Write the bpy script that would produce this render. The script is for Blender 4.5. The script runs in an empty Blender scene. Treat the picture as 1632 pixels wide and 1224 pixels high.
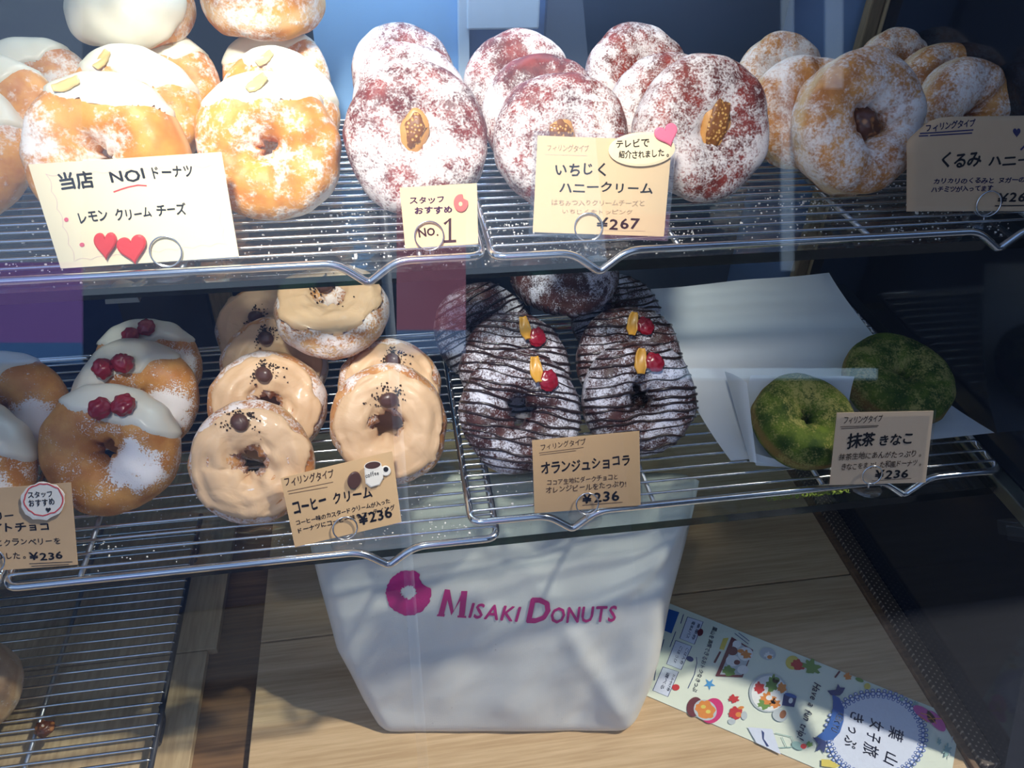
import bpy, bmesh, math, random
from mathutils import Vector, Matrix, noise
from mathutils.bvhtree import BVHTree

C = bpy.context.scene.collection
SC = bpy.context.scene
PI = math.pi

# ------------------------------------------------------------------ camera
FPX = 1265.0
CAM = Vector((0.0, 0.0, 0.67))          # 0.67 m above the floor board of the case

def cam_rows(yaw, pit, roll):
    yaw, pit, roll = map(math.radians, (yaw, pit, roll))
    fw = Vector((math.sin(yaw), math.cos(yaw), 0)); rt = Vector((math.cos(yaw), -math.sin(yaw), 0)); up = Vector((0, 0, 1))
    f2 = fw * math.cos(pit) - up * math.sin(pit)
    u2 = up * math.cos(pit) + fw * math.sin(pit)
    r3 = rt * math.cos(roll) + u2 * math.sin(roll)
    u3 = u2 * math.cos(roll) - rt * math.sin(roll)
    return r3, u3, f2
CR, CU, CF = cam_rows(10.3, 37.74, 2.04)
cam_d = bpy.data.cameras.new('camera')
cam = bpy.data.objects.new('camera', cam_d); C.objects.link(cam)
cam_d.sensor_width = 36.0; cam_d.lens = 36.0 * FPX / 1632.0
cam_d.clip_start = 0.01
M3 = Matrix((CR, CU, -CF)).transposed()
cam.matrix_world = Matrix.Translation(CAM) @ M3.to_4x4()
SC.camera = cam

# ------------------------------------------------------------------ sky, sun, added lamps, exposure
SC.view_settings.view_transform = 'Standard'
SC.view_settings.look = 'None'
SC.view_settings.exposure = 0.0
SC.view_settings.gamma = 1.0
SC.view_settings.use_curve_mapping = False
SC.cycles.transparent_max_bounces = 32
SC.cycles.max_bounces = 10

world = bpy.data.worlds.new('sky'); SC.world = world; world.use_nodes = True
wn = world.node_tree.nodes; wl = world.node_tree.links
wn.clear()
wo = wn.new('ShaderNodeOutputWorld'); wb = wn.new('ShaderNodeBackground')
wt = wn.new('ShaderNodeTexCoord'); wsx = wn.new('ShaderNodeSeparateXYZ'); wr = wn.new('ShaderNodeValToRGB')
wl.new(wt.outputs['Generated'], wsx.inputs[0]); wl.new(wsx.outputs['Z'], wr.inputs[0])
wr.color_ramp.elements[0].position = 0.05; wr.color_ramp.elements[0].color = (0.66, 0.86, 1.16, 1)
wr.color_ramp.elements[1].position = 0.75; wr.color_ramp.elements[1].color = (0.20, 0.32, 0.62, 1)
wl.new(wr.outputs[0], wb.inputs[0]); wb.inputs[1].default_value = 1.0
wl.new(wb.outputs[0], wo.inputs[0])

def light(name, kind, energy, color, loc, direction, **kw):
    d = bpy.data.lights.new(name, kind); d.energy = energy; d.color = color
    for k, v in kw.items(): setattr(d, k, v)
    o = bpy.data.objects.new(name, d); C.objects.link(o)
    o.location = loc; o.rotation_euler = Vector(direction).to_track_quat('-Z', 'Y').to_euler()
    return o
light('sun', 'SUN', 5.0, (1.0, 0.93, 0.82), (2, 0.3, 3), (-0.56, 0.02, -0.83), angle=math.radians(2.5))
# added spot, out of the picture, brightens the upper donut fronts
light('added_spot', 'SPOT', 70.0, (1.0, 0.93, 0.84), (-0.11, 0.02, 1.12), (0.115, 0.53, -0.605),
      spot_size=math.radians(41), spot_blend=0.8, shadow_soft_size=0.06)

# added cool strip, unseen under the roof's rear edge, brightens the back panels
light('added_strip', 'AREA', 0.9, (0.62, 0.80, 1.0), (0.02, .715, .655), (0.0, 0.30, -1.0), shape='RECTANGLE', size=0.5, size_y=0.02)

# ------------------------------------------------------------------ picture measurements -> points on real planes
def ray(px, py):
    return CF + CR * ((px - 816.0) / FPX) - CU * ((py - 612.0) / FPX)
def on_z(px, py, z):
    d = ray(px, py); return CAM + d * ((z - CAM.z) / d.z)
def on_y(px, py, y):
    d = ray(px, py); return CAM + d * ((y - CAM.y) / d.y)
def on_plane(px, py, o, n):
    d = ray(px, py); return CAM + d * ((o - CAM).dot(n) / d.dot(n))

ZU, ZL = 0.422, 0.235          # wire tops of the upper and lower racks
YU, YL = 0.456, 0.386          # their front rails

# ------------------------------------------------------------------ materials
MATS = {}
class G:
    """tiny node helper"""
    def __init__(s, name):
        s.m = bpy.data.materials.new(name); s.m.use_nodes = True
        s.t = s.m.node_tree; s.t.nodes.clear()
        s.out = s.n('ShaderNodeOutputMaterial'); MATS[name] = s.m
    def n(s, k, **kw):
        x = s.t.nodes.new(k)
        for a, b in kw.items(): setattr(x, a, b)
        return x
    def l(s, a, b): s.t.links.new(a, b)
    def set(s, inp, v):
        if hasattr(v, 'is_linked') or hasattr(v, 'links'): s.l(v, inp)
        elif isinstance(v, (tuple, list)) and len(v) == 3 and inp.type == 'RGBA': inp.default_value = (*v, 1)
        else: inp.default_value = v
    def math(s, op, a, b=0.0, c=None, clamp=False):
        x = s.n('ShaderNodeMath', operation=op); x.use_clamp = clamp
        s.set(x.inputs[0], a); s.set(x.inputs[1], b)
        if c is not None: s.set(x.inputs[2], c)
        return x.outputs[0]
    def noise(s, vec, scale, detail=4, rough=0.55, dist=0.0):
        x = s.n('ShaderNodeTexNoise'); s.l(vec, x.inputs['Vector'])
        x.inputs['Scale'].default_value = scale; x.inputs['Detail'].default_value = detail
        x.inputs['Roughness'].default_value = rough; x.inputs['Distortion'].default_value = dist
        return x.outputs['Fac']
    def step(s, v, a, b):
        x = s.n('ShaderNodeMapRange', interpolation_type='SMOOTHSTEP'); s.set(x.inputs[0], v)
        x.inputs[1].default_value = a; x.inputs[2].default_value = b
        return x.outputs[0]
    def mix(s, f, a, b):
        x = s.n('ShaderNodeMix', data_type='RGBA'); s.set(x.inputs[0], f); s.set(x.inputs[6], a); s.set(x.inputs[7], b)
        return x.outputs[2]
    def coord(s, which='Object', rand=False, scale=None):
        tc = s.n('ShaderNodeTexCoord'); v = tc.outputs[which]
        if scale:
            mp = s.n('ShaderNodeMapping'); s.l(v, mp.inputs[0]); mp.inputs['Scale'].default_value = scale; v = mp.outputs[0]
        if rand:
            oi = s.n('ShaderNodeObjectInfo'); a = s.n('ShaderNodeVectorMath', operation='ADD')
            m = s.math('MULTIPLY', oi.outputs['Random'], 7.0)
            s.l(v, a.inputs[0]); s.l(m, a.inputs[1]); v = a.outputs[0]
        return v
    def bump(s, h, strength, dist=0.001):
        b = s.n('ShaderNodeBump'); b.inputs['Strength'].default_value = strength; b.inputs['Distance'].default_value = dist
        s.l(h, b.inputs['Height']); return b.outputs[0]
    def bsdf(s, col, rough=0.5, metal=0.0, spec=0.5, normal=None, sss=0.0, coat=0.0, trans=0.0):
        p = s.n('ShaderNodeBsdfPrincipled')
        s.set(p.inputs['Base Color'], col); s.set(p.inputs['Roughness'], rough); s.set(p.inputs['Metallic'], metal)
        s.set(p.inputs['Specular IOR Level'], spec)
        if normal is not None: s.l(normal, p.inputs['Normal'])
        if sss:
            p.inputs['Subsurface Weight'].default_value = sss; p.inputs['Subsurface Radius'].default_value = (1, .7, .5)
            p.inputs['Subsurface Scale'].default_value = 0.004
        if coat: p.inputs['Coat Weight'].default_value = coat
        s.l(p.outputs[0], s.out.inputs[0]); return p

def flat(name, col, rough=0.6, metal=0.0, spec=0.4, coat=0.0, var=0.06, scale=60.0, bump=0.0):
    """plain stuff with a little procedural unevenness"""
    if name in MATS: return MATS[name]
    g = G(name); v = g.coord()
    f = g.noise(v, scale, 3)
    dark = tuple(c * (1 - var) for c in col); lite = tuple(min(1, c * (1 + var)) for c in col)
    nb = g.bump(f, bump) if bump else None
    g.bsdf(g.mix(f, dark, lite), rough, metal, spec, nb, coat=coat)
    return g.m

def S(r, gg, b):
    f = lambda c: (c / 255 / 12.92) if c / 255 <= .04045 else ((c / 255 + .055) / 1.055) ** 2.4
    return (f(r), f(gg), f(b))

def dough(name, brown, dark, pale, powder, thr, soft=0.07, scale=34.0, grain=520.0, spec=0.35, rough=0.45, patch=None, bandw=0.0075, pcoarse=0.35):
    g = G(name); raw = g.coord(); v = g.coord(rand=True)
    sx = g.n('ShaderNodeSeparateXYZ'); g.l(raw, sx.inputs[0])
    az = g.math('ABSOLUTE', sx.outputs['Z'])
    rr = g.math('SQRT', g.math('ADD', g.math('POWER', sx.outputs['X'], 2.0), g.math('POWER', sx.outputs['Y'], 2.0)))
    n0 = g.noise(v, 55, 4); n1 = g.noise(v, scale, 6, 0.68, 0.4); n2 = g.noise(v, grain, 2, 0.6)
    n3 = g.noise(v, 160, 3, 0.6)
    c = g.mix(g.step(n0, .3, .7), dark, brown)
    band = g.math('MULTIPLY', g.step(g.math('ADD', az, g.math('MULTIPLY', n0, .006)), bandw + .004, bandw - .002), g.step(rr, .036, .042))
    c = g.mix(g.math('MULTIPLY', band, .75), c, pale)
    h = g.math('ADD', n1, g.math('ADD', g.math('MULTIPLY', g.math('SUBTRACT', n2, .5), pcoarse), g.math('MULTIPLY', g.math('SUBTRACT', n3, .5), .35)))
    if patch:
        px, py, pr = patch
        dx = g.math('SUBTRACT', sx.outputs['X'], px); dy = g.math('SUBTRACT', sx.outputs['Y'], py)
        dd = g.math('SQRT', g.math('ADD', g.math('POWER', dx, 2.0), g.math('POWER', dy, 2.0)))
        h = g.math('ADD', h, g.math('MULTIPLY', g.step(dd, pr * 1.25, pr * .4), .36))
    pm = g.step(h, thr - soft, thr + soft)
    c = g.mix(g.math('MULTIPLY', pm, .93), c, powder)
    bh = g.math('ADD', g.math('MULTIPLY', pm, .6), g.math('ADD', g.math('MULTIPLY', n3, .35), g.math('MULTIPLY', n2, .25)))
    g.bsdf(c, g.math('ADD', g.math('MULTIPLY', pm, .4), rough), 0, spec, g.bump(bh, .55, .0009), sss=0.12)
    return g.m

dough('lemon_dough', S(236, 170, 78), S(206, 128, 52), S(246, 206, 144), S(255, 250, 244), .55, soft=.10, scale=22, pcoarse=.25)
dough('fig_dough', S(150, 64, 56), S(92, 42, 40), S(150, 80, 70), S(234, 226, 224), .49, soft=.10, scale=17, grain=700, pcoarse=.42)
dough('walnut_dough', S(226, 160, 86), S(180, 112, 56), S(240, 210, 160), S(252, 243, 236), .54, soft=.13, scale=19, pcoarse=.4)
dough('cranberry_dough', S(220, 162, 90), S(186, 120, 58), S(224, 170, 108), S(250, 248, 250), .645, scale=30, patch=(.024, -.012, .020), grain=900, pcoarse=.7)
dough('coffee_dough', S(214, 160, 102), S(176, 112, 62), S(226, 190, 140), S(240, 230, 228), .52, soft=.10, scale=30, pcoarse=.5)
dough('chocolate_dough', S(84, 46, 42), S(52, 30, 30), S(88, 58, 52), S(226, 226, 240), .545, soft=.11, scale=22, grain=800, pcoarse=.5, bandw=.004)
dough('matcha_dough', S(96, 112, 34), S(44, 66, 18), S(140, 104, 56), S(158, 150, 86), .56, soft=.12, scale=30, grain=600, rough=.7, spec=.15, pcoarse=.6)
dough('plain_dough', S(196, 160, 120), S(168, 128, 92), S(214, 184, 146), S(226, 210, 196), .62, scale=30)

def icing(name, col, rough, bump, var=.05, coat=.1, scale=45, sss=.15, swirl=0.0):
    g = G(name); v = g.coord(rand=True)
    n = g.noise(v, scale, 3, .5, swirl); n2 = g.noise(v, 18, 2)
    c = g.mix(n2, tuple(x * (1 - var) for x in col), tuple(min(1, x * (1 + var)) for x in col))
    g.bsdf(c, rough, 0, .45, g.bump(n, bump, .0012), sss=sss, coat=coat); return g.m
icing('lemon_glaze', S(240, 236, 214), .38, .18)
icing('white_chocolate', S(224, 222, 210), .32, .15)
icing('coffee_cream', S(218, 182, 144), .5, .8, swirl=2.2, scale=34)
icing('dark_chocolate', S(38, 22, 20), .28, .2, coat=.4)

def seedy(name, a, b, scale=420, rough=.45):
    g = G(name); v = g.coord(rand=True)
    x = g.n('ShaderNodeTexVoronoi'); g.l(v, x.inputs['Vector']); x.inputs['Scale'].default_value = scale
    f = g.step(x.outputs['Distance'], .15, .5)
    n = g.noise(v, 160, 3)
    c = g.mix(f, b, g.mix(n, a, tuple(q * .5 for q in a)))
    g.bsdf(c, rough, 0, .5, g.bump(f, .6, .0006), sss=.1, coat=.2); return g.m
seedy('fig_flesh', S(150, 92, 44), S(220, 168, 92))
seedy('walnut_filling', S(110, 58, 30), S(176, 112, 56), scale=200, rough=.3)
icing('fig_skin', S(206, 150, 84), .45, .4, scale=120)
icing('cranberry_skin', S(138, 18, 38), .25, .5, scale=260, coat=.5, var=.35)
icing('lemon_peel', S(240, 206, 136), .4, .3, coat=.3)
icing('orange_peel', S(206, 152, 58), .35, .3, coat=.3, var=.2)
icing('bean_chocolate', S(84, 56, 48), .35, .25, coat=.25, var=.15)
flat('coffee_grounds', S(48, 34, 26), .8)

def metal(name, col, rough):
    g = G(name); v = g.coord(); n = g.noise(v, 300, 3)
    g.bsdf(col, g.math('ADD', g.math('MULTIPLY', n, .1), rough - .05), 1.0); return g.m
metal('chrome', (.80, .82, .84), .13)
metal('wire_steel', (.74, .77, .80), .2)
metal('dull_steel', (.42, .44, .46), .35)
flat('dark_rod', (.03, .032, .04), .35, spec=.6)

def paper(name, col, fib=.05, rough=.75, bump=.12):
    g = G(name); v = g.coord(rand=True)
    n = g.noise(v, 90, 5, .6); n2 = g.noise(v, 900, 2)
    f = g.math('ADD', g.math('MULTIPLY', n, .7), g.math('MULTIPLY', n2, .3))
    g.bsdf(g.mix(f, tuple(c * (1 - fib) for c in col), tuple(min(1, c * (1 + fib)) for c in col)), rough, 0, .3, g.bump(f, bump, .0004))
    return g.m
paper('cream_card', S(244, 232, 196), .02)
paper('peach_card', S(232, 204, 172), .04)
paper('pale_peach_card', S(238, 208, 164), .04)
paper('fig_card_paper', S(238, 208, 164), .02)
paper('kraft_card', S(206, 172, 132), .1)
paper('tan_card', S(214, 178, 134), .05)
paper('brown_kraft', S(196, 166, 132), .08)
paper('sticker_cream', S(246, 226, 188), .03)
paper('sticker_white', S(235, 230, 222), .03)
paper('leaflet_paper', S(236, 242, 222), .02, rough=.35, bump=.03)
flat('ink_black', S(34, 30, 34), .6, var=.02)
flat('ink_grey', S(120, 104, 88), .7, var=.02)
flat('ink_faint', S(214, 192, 164), .7, var=.02)
flat('ink_brown', S(96, 72, 54), .7, var=.02)
flat('ink_navy', S(46, 40, 84), .6, var=.02)
flat('ink_red', S(214, 72, 74), .6, var=.02)
flat('ink_pinkline', S(226, 200, 190), .7, var=.02)
flat('clay_red', S(226, 60, 62), .45, bump=.3, scale=120)
flat('clay_pink', S(240, 122, 150), .5, bump=.3, scale=120)
flat('sticker_red', S(236, 112, 106), .6)
flat('pink_dot', S(226, 96, 120), .6)

def sheet(name, col, alpha_mix, rough=.5):
    """thin greaseproof paper: some light goes through"""
    g = G(name); v = g.coord(); n = g.noise(v, 40, 4); n2 = g.noise(v, 12, 2)
    d = g.n('ShaderNodeBsdfDiffuse'); t = g.n('ShaderNodeBsdfTranslucent'); gl = g.n('ShaderNodeBsdfGlossy')
    c = g.mix(n, tuple(x * .93 for x in col), col); nb = g.bump(n2, .4, .003)
    for q in (d, t): g.l(c, q.inputs[0]); g.l(nb, q.inputs['Normal'])
    g.l(nb, gl.inputs['Normal']); gl.inputs['Roughness'].default_value = rough
    a = g.n('ShaderNodeMixShader'); a.inputs[0].default_value = alpha_mix; g.l(d.outputs[0], a.inputs[1]); g.l(t.outputs[0], a.inputs[2])
    b = g.n('ShaderNodeMixShader'); b.inputs[0].default_value = .05; g.l(a.outputs[0], b.inputs[1]); g.l(gl.outputs[0], b.inputs[2])
    g.l(b.outputs[0], g.out.inputs[0]); return g.m
sheet('greaseproof_paper', S(232, 238, 242), .25)

def glass(name, tint, f0=.045, rough=0.0, gain=1.0):
    """clear pane: passes light straight through, mirrors by Schlick's law"""
    g = G(name)
    ge = g.n('ShaderNodeNewGeometry'); dp = g.n('ShaderNodeVectorMath', operation='DOT_PRODUCT')
    g.l(ge.outputs['Normal'], dp.inputs[0]); g.l(ge.outputs['Incoming'], dp.inputs[1])
    c = g.math('ABSOLUTE', dp.outputs['Value'])
    p = g.math('POWER', g.math('SUBTRACT', 1.0, c, clamp=True), 5.0)
    f = g.math('MULTIPLY', g.math('ADD', g.math('MULTIPLY', p, 1 - f0), f0), gain, clamp=True)
    t = g.n('ShaderNodeBsdfTransparent'); t.inputs[0].default_value = (*tint, 1)
    gl = g.n('ShaderNodeBsdfGlossy'); gl.inputs['Roughness'].default_value = rough; gl.inputs[0].default_value = (1, 1, 1, 1)
    m = g.n('ShaderNodeMixShader'); g.l(f, m.inputs[0]); g.l(t.outputs[0], m.inputs[1]); g.l(gl.outputs[0], m.inputs[2])
    g.l(m.outputs[0], g.out.inputs[0]); return g.m
glass('pane_glass', (.98, .99, .99), gain=1.2)
glass('shelf_glass', (.93, .97, .955))
glass('shelf_edge_glass', (.012, .05, .04), f0=.05)
glass('clear_plastic', (.95, .95, .95), f0=.06, rough=.05, gain=1.4)

def wood(name, a, b, grain=(1.2, 26, 26), rough=.5, streak=.5):
    g = G(name); v = g.coord(scale=grain)
    n = g.noise(v, 3.0, 6, .6, .6); w = g.noise(v, 14.0, 3, .6)
    f = g.math('ADD', g.math('MULTIPLY', n, 1 - streak), g.math('MULTIPLY', w, streak))
    g.bsdf(g.mix(g.step(f, .3, .7), a, b), rough, 0, .35, g.bump(f, .1, .0008)); return g.m
wood('board_wood', S(190, 156, 114), S(222, 190, 148))
wood('pale_board', S(172, 146, 110), S(206, 180, 140), grain=(20, 2, 20))
wood('dark_strip_wood', S(96, 70, 48), S(136, 102, 70))
wood('post_wood', S(120, 104, 80), S(150, 132, 104), grain=(26, 26, 2))
wood('tan_post_wood', S(112, 98, 72), S(140, 122, 92), grain=(26, 26, 2))

# ------------------------------------------------------------------ mesh helpers
def obj_from(name, verts, faces, mats, parent=None, smooth=False, fm=None, link=True):
    me = bpy.data.meshes.new(name); me.from_pydata([tuple(v) for v in verts], [], faces); me.update()
    if not isinstance(mats, (list, tuple)): mats = [mats]
    for m in mats: me.materials.append(MATS[m] if isinstance(m, str) else m)
    if fm:
        for p, i in zip(me.polygons, fm): p.material_index = i
    if smooth:
        me.polygons.foreach_set('use_smooth', [True] * len(me.polygons))
    o = bpy.data.objects.new(name, me)
    if link: C.objects.link(o)
    if parent is not None: o.parent = parent
    return o

def from_bm(name, bm, mats, parent=None, smooth=False):
    me = bpy.data.meshes.new(name); bmesh.ops.recalc_face_normals(bm, faces=bm.faces); bm.to_mesh(me); bm.free()
    if not isinstance(mats, (list, tuple)): mats = [mats]
    for m in mats: me.materials.append(MATS[m])
    if smooth: me.polygons.foreach_set('use_smooth', [True] * len(me.polygons))
    o = bpy.data.objects.new(name, me); C.objects.link(o)
    if parent is not None: o.parent = parent
    return o

def tag(o, label=None, cat=None, group=None, kind=None):
    if label: o['label'] = label
    if cat: o['category'] = cat
    if group: o['group'] = group
    if kind: o['kind'] = kind
    return o

def empty(name, mat):
    o = bpy.data.objects.new(name, None); C.objects.link(o); o.empty_display_size = .02; o.matrix_world = mat
    return o

def bm_box(bm, lo, hi, bevel=0.0):
    lo, hi = Vector(lo), Vector(hi)
    r = bmesh.ops.create_cube(bm, size=1.0); vs = r['verts']
    for v in vs: v.co = Vector(((lo[i] + hi[i]) / 2 + v.co[i] * (hi[i] - lo[i])) for i in range(3))
    if bevel:
        es = {e for v in vs for e in v.link_edges}
        bmesh.ops.bevel(bm, geom=list(es), offset=bevel, segments=2, affect='EDGES', profile=.5)

def box(name, lo, hi, mat, parent=None, bevel=0.0):
    bm = bmesh.new(); bm_box(bm, lo, hi, bevel); return from_bm(name, bm, mat, parent)

def tube(verts, faces, pts, r, seg=10, closed=False, cap=True):
    """adds a round bar along pts to verts/faces"""
    pts = [Vector(p) for p in pts]; n = len(pts); base = len(verts); up0 = None
    for i, p in enumerate(pts):
        a = pts[(i - 1) % n] if (closed or i > 0) else p
        b = pts[(i + 1) % n] if (closed or i < n - 1) else p
        t = (b - a).normalized()
        if up0 is None:
            up0 = Vector((0, 0, 1)) if abs(t.z) < .9 else Vector((0, 1, 0))
        s = t.cross(up0).normalized(); u = s.cross(t).normalized(); up0 = u
        rr = r[i] if isinstance(r, (list, tuple)) else r
        for k in range(seg):
            q = 2 * PI * k / seg; verts.append(p + (s * math.cos(q) + u * math.sin(q)) * rr)
    m = n if closed else n - 1
    for i in range(m):
        for k in range(seg):
            a = base + i * seg + k; b = base + i * seg + (k + 1) % seg
            c = base + ((i + 1) % n) * seg + (k + 1) % seg; d = base + ((i + 1) % n) * seg + k
            faces.append((a, b, c, d))
    if cap and not closed:
        faces.append(tuple(base + k for k in range(seg))[::-1]); faces.append(tuple(base + (n - 1) * seg + k for k in range(seg)))

def tube_obj(name, pts, r, mat, parent=None, seg=10, closed=False):
    v, f = [], []; tube(v, f, pts, r, seg, closed); return obj_from(name, v, f, mat, parent, True)

def arc_round(pts, rad, n=5):
    """round the corners of a polyline"""
    pts = [Vector(p) for p in pts]; out = [pts[0]]
    for i in range(1, len(pts) - 1):
        p, a, b = pts[i], (pts[i - 1] - pts[i]), (pts[i + 1] - pts[i])
        d = min(rad, a.length * .48, b.length * .48); a = p + a.normalized() * d; b = p + b.normalized() * d
        for k in range(n + 1):
            t = k / n; out.append(a * (1 - t) ** 2 + p * 2 * t * (1 - t) + b * t * t)
    out.append(pts[-1]); return out

# ------------------------------------------------------------------ glyphs (built-in typeface turned into marker strokes)
GL = {}
def glyphs(text, weight):
    fc = bpy.data.curves.new('glyph', 'FONT'); fc.resolution_u = 2; fc.offset = weight
    fo = bpy.data.objects.new('glyph', fc); C.objects.link(fo)
    for ch in sorted(set(text)):
        if (ch, weight) in GL or ch == ' ': continue
        fc.body = ch
        me = bpy.data.meshes.new_from_object(fo.evaluated_get(bpy.context.evaluated_depsgraph_get()))
        GL[(ch, weight)] = ([v.co.to_2d() for v in me.vertices], [tuple(p.vertices) for p in me.polygons])
        bpy.data.meshes.remove(me)
    bpy.data.objects.remove(fo); bpy.data.curves.remove(fc)

RNG = random.Random(11)
def layout(text, weight=0.0, jitter=.05, slant=0.0):
    """-> verts (unit box x 0..1, y 0..1) and faces"""
    glyphs(text, 0)
    V, F, x = [], [], 0.0
    for ch in text:
        if ch == ' ': x += .45; continue
        vs, fs = GL[(ch, 0)]
        x0 = min(v.x for v in vs); x1 = max(v.x for v in vs); w = x1 - x0
        cjk = ord(ch) > 0x2000
        s = 1 + RNG.uniform(-1, 1) * jitter; dy = RNG.uniform(-1, 1) * jitter * .7; rot = RNG.uniform(-1, 1) * jitter * .9
        cx, cy = (x0 + x1) / 2, .38; b = len(V)
        offs = [(0, 0)] if weight < .004 else [(weight, 0), (-weight, 0), (0, weight), (0, -weight)]
        for ox, oy in offs:
            b = len(V)
            for v in vs:
                px, py = (v.x - cx) * s, (v.y - cy) * s
                px, py = px * math.cos(rot) - py * math.sin(rot) + ox, px * math.sin(rot) + py * math.cos(rot) + oy
                adv = (.48 if cjk else w / 2)
                V.append(Vector((x + adv + px + slant * py, cy + dy + py)))
            F += [tuple(b + i for i in f) for f in fs]
        x += .98 if cjk else w + .14
    xs = [v.x for v in V]; ys = [v.y for v in V]
    ax, bx, ay, by = min(xs), max(xs), min(ys), max(ys)
    return [Vector(((v.x - ax) / (bx - ax), (v.y - ay) / max(1e-6, by - ay))) for v in V], F

class Flat2D:
    """printed matter on a plane: picture pixels -> local (x, y) of that plane; collects one mesh per ink"""
    def __init__(s, owner, o, ax, ay, n, bend=None):
        s.owner, s.o, s.ax, s.ay, s.n, s.bend = owner, o, ax, ay, n, bend; s.lay = 0
    def loc(s, px, py):
        p = on_plane(px, py, s.o, s.n) - s.o; return Vector((p.dot(s.ax), p.dot(s.ay)))
    def emit(s, name, pts, faces, mat, lift=None, label=None):
        if lift is None: s.lay += 1; lift = .00025 + .00002 * s.lay
        vs = [Vector((p.x, p.y, lift + (s.bend(p.x, p.y) if s.bend else 0))) for p in pts]
        o = obj_from(name, vs, faces, mat, s.owner)
        if label: o['label'] = label
        return o
    def text(s, txt, p0, p1, h, mat='ink_black', weight=0.0, jitter=.09, slant=0.0, name='lettering'):
        V, F = layout(txt, weight + (.012 if mat.startswith('ink') else 0), jitter, slant)
        a, b = s.loc(*p0), s.loc(*p1); d = b - a; e = Vector((-d.y, d.x)).normalized()
        m = ((p0[0] + p1[0]) / 2, (p0[1] + p1[1]) / 2); dd = (Vector(p1) - Vector(p0)).normalized(); q = (m[0] + dd.y * h, m[1] - dd.x * h)
        hh = (s.loc(*q) - s.loc(*m)).length
        return s.emit(name, [a + d * v.x + e * (v.y * hh) for v in V], F, mat)
    def strokes(s, lines, w, mat, name='drawn_line', closed=False):
        V, F = [], []
        for ln in lines:
            if s.bend:
                ln = [(a[0] + (b[0] - a[0]) * k / 8, a[1] + (b[1] - a[1]) * k / 8) for a, b in zip(ln, ln[1:]) for k in range(8)] + [ln[-1]]
            pts = [s.loc(*p) for p in ln]; n = len(pts)
            sc = (s.loc(ln[0][0] + 1, ln[0][1]) - s.loc(*ln[0])).length * w / 2
            b = len(V)
            for i, p in enumerate(pts):
                t = (pts[min(i + 1, n - 1)] - pts[max(i - 1, 0)])
                t = t.normalized() if t.length > 0 else Vector((1, 0)); q = Vector((-t.y, t.x)) * sc
                V += [p + q, p - q]
            for i in range(n - 1): F.append((b + 2 * i, b + 2 * i + 1, b + 2 * i + 3, b + 2 * i + 2))
        return s.emit(name, V, F, mat)
    def poly(s, pts, mat, name='printed_shape'):
        return s.emit(name, [s.loc(*p) for p in pts], [tuple(range(len(pts)))], mat)
    def polys(s, plist, mat, name='printed_shape'):
        V, F = [], []
        for pts in plist:
            b = len(V); V += [s.loc(*p) for p in pts]; F.append(tuple(range(b, b + len(pts))))
        return s.emit(name, V, F, mat)

def ell(cx, cy, rx, ry, rot=0, n=24, jit=0.0, seed=1):
    r = random.Random(seed); out = []
    for i in range(n):
        a = 2 * PI * i / n; k = 1 + r.uniform(-jit, jit); x, y = rx * math.cos(a) * k, ry * math.sin(a) * k
        c, s_ = math.cos(rot), math.sin(rot); out.append((cx + x * c - y * s_, cy + x * s_ + y * c))
    return out

def heart2d(cx, cy, w, h, rot=0, n=36):
    out = []
    for i in range(n):
        t = 2 * PI * i / n
        x = 16 * math.sin(t) ** 3 / 17; y = (13 * math.cos(t) - 5 * math.cos(2 * t) - 2 * math.cos(3 * t) - math.cos(4 * t) + 2.5) / 14.5
        x, y = x * w / 2, -y * h / 2; c, s_ = math.cos(rot), math.sin(rot); out.append((cx + x * c - y * s_, cy + x * s_ + y * c))
    return out

# ================================================================== the setting
def structure(o): o['kind'] = 'structure'; return o

# floor of the case: dark strip, main boards (two planks), pale board under the bottom rack
structure(box('floor', (-.75, .256, -.03), (.60, .80, -.010), 'dark_strip_wood'))
def plank(name, lo, hi, mat): return structure(box(name, lo, hi, mat, bevel=.0006))
plank('floor_plank', (-.149, .262, -.0099), (.4623, .4790, 0), 'board_wood')
plank('floor_plank', (-.149, .4812, -.0099), (.4623, .78, 0), 'board_wood')
plank('floor_plank', (-.74, .262, -.0099), (-.198, .479, -.001), 'pale_board')
plank('floor_plank', (-.74, .4805, -.0099), (-.190, .78, -.001), 'pale_board')

# right side: dark glossy side panel, edge strips and metal shelf profile
structure(box('trim_1', (.4625, .263, -.004), (.4695, .78, .0045), 'dark_strip_wood', bevel=.001))
def perforated():
    g = G('perforated_strip'); v = g.coord(); sx = g.n('ShaderNodeSeparateXYZ'); g.l(v, sx.inputs[0])
    def fr(o, p, off=0.0): return g.math('SUBTRACT', g.math('FRACT', g.math('ADD', g.math('DIVIDE', o, p), off)), .5)
    iy = g.math('FLOOR', g.math('DIVIDE', sx.outputs['X'], .0040))
    dx = fr(sx.outputs['X'], .0040)
    dy = fr(sx.outputs['Y'], .0056, g.math('MULTIPLY', iy, .5))
    d = g.math('SQRT', g.math('ADD', g.math('POWER', g.math('MULTIPLY', dx, .0040), 2.0), g.math('POWER', g.math('MULTIPLY', dy, .0056), 2.0)))
    dot = g.step(d, .0010, .0007)
    g.bsdf(g.mix(dot, S(74, 58, 46), S(172, 152, 130)), .45, 0, .5)
perforated()
structure(box('trim_2', (.4695, .2655, -.004), (.4868, .78, .0085), 'perforated_strip', bevel=.0015))
flat('side_panel', (.006, .009, .018), .10, spec=.6)
_w = [(.2475, -.03), (.80, -.03), (.80, .66), (.5105, .66)]
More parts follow.
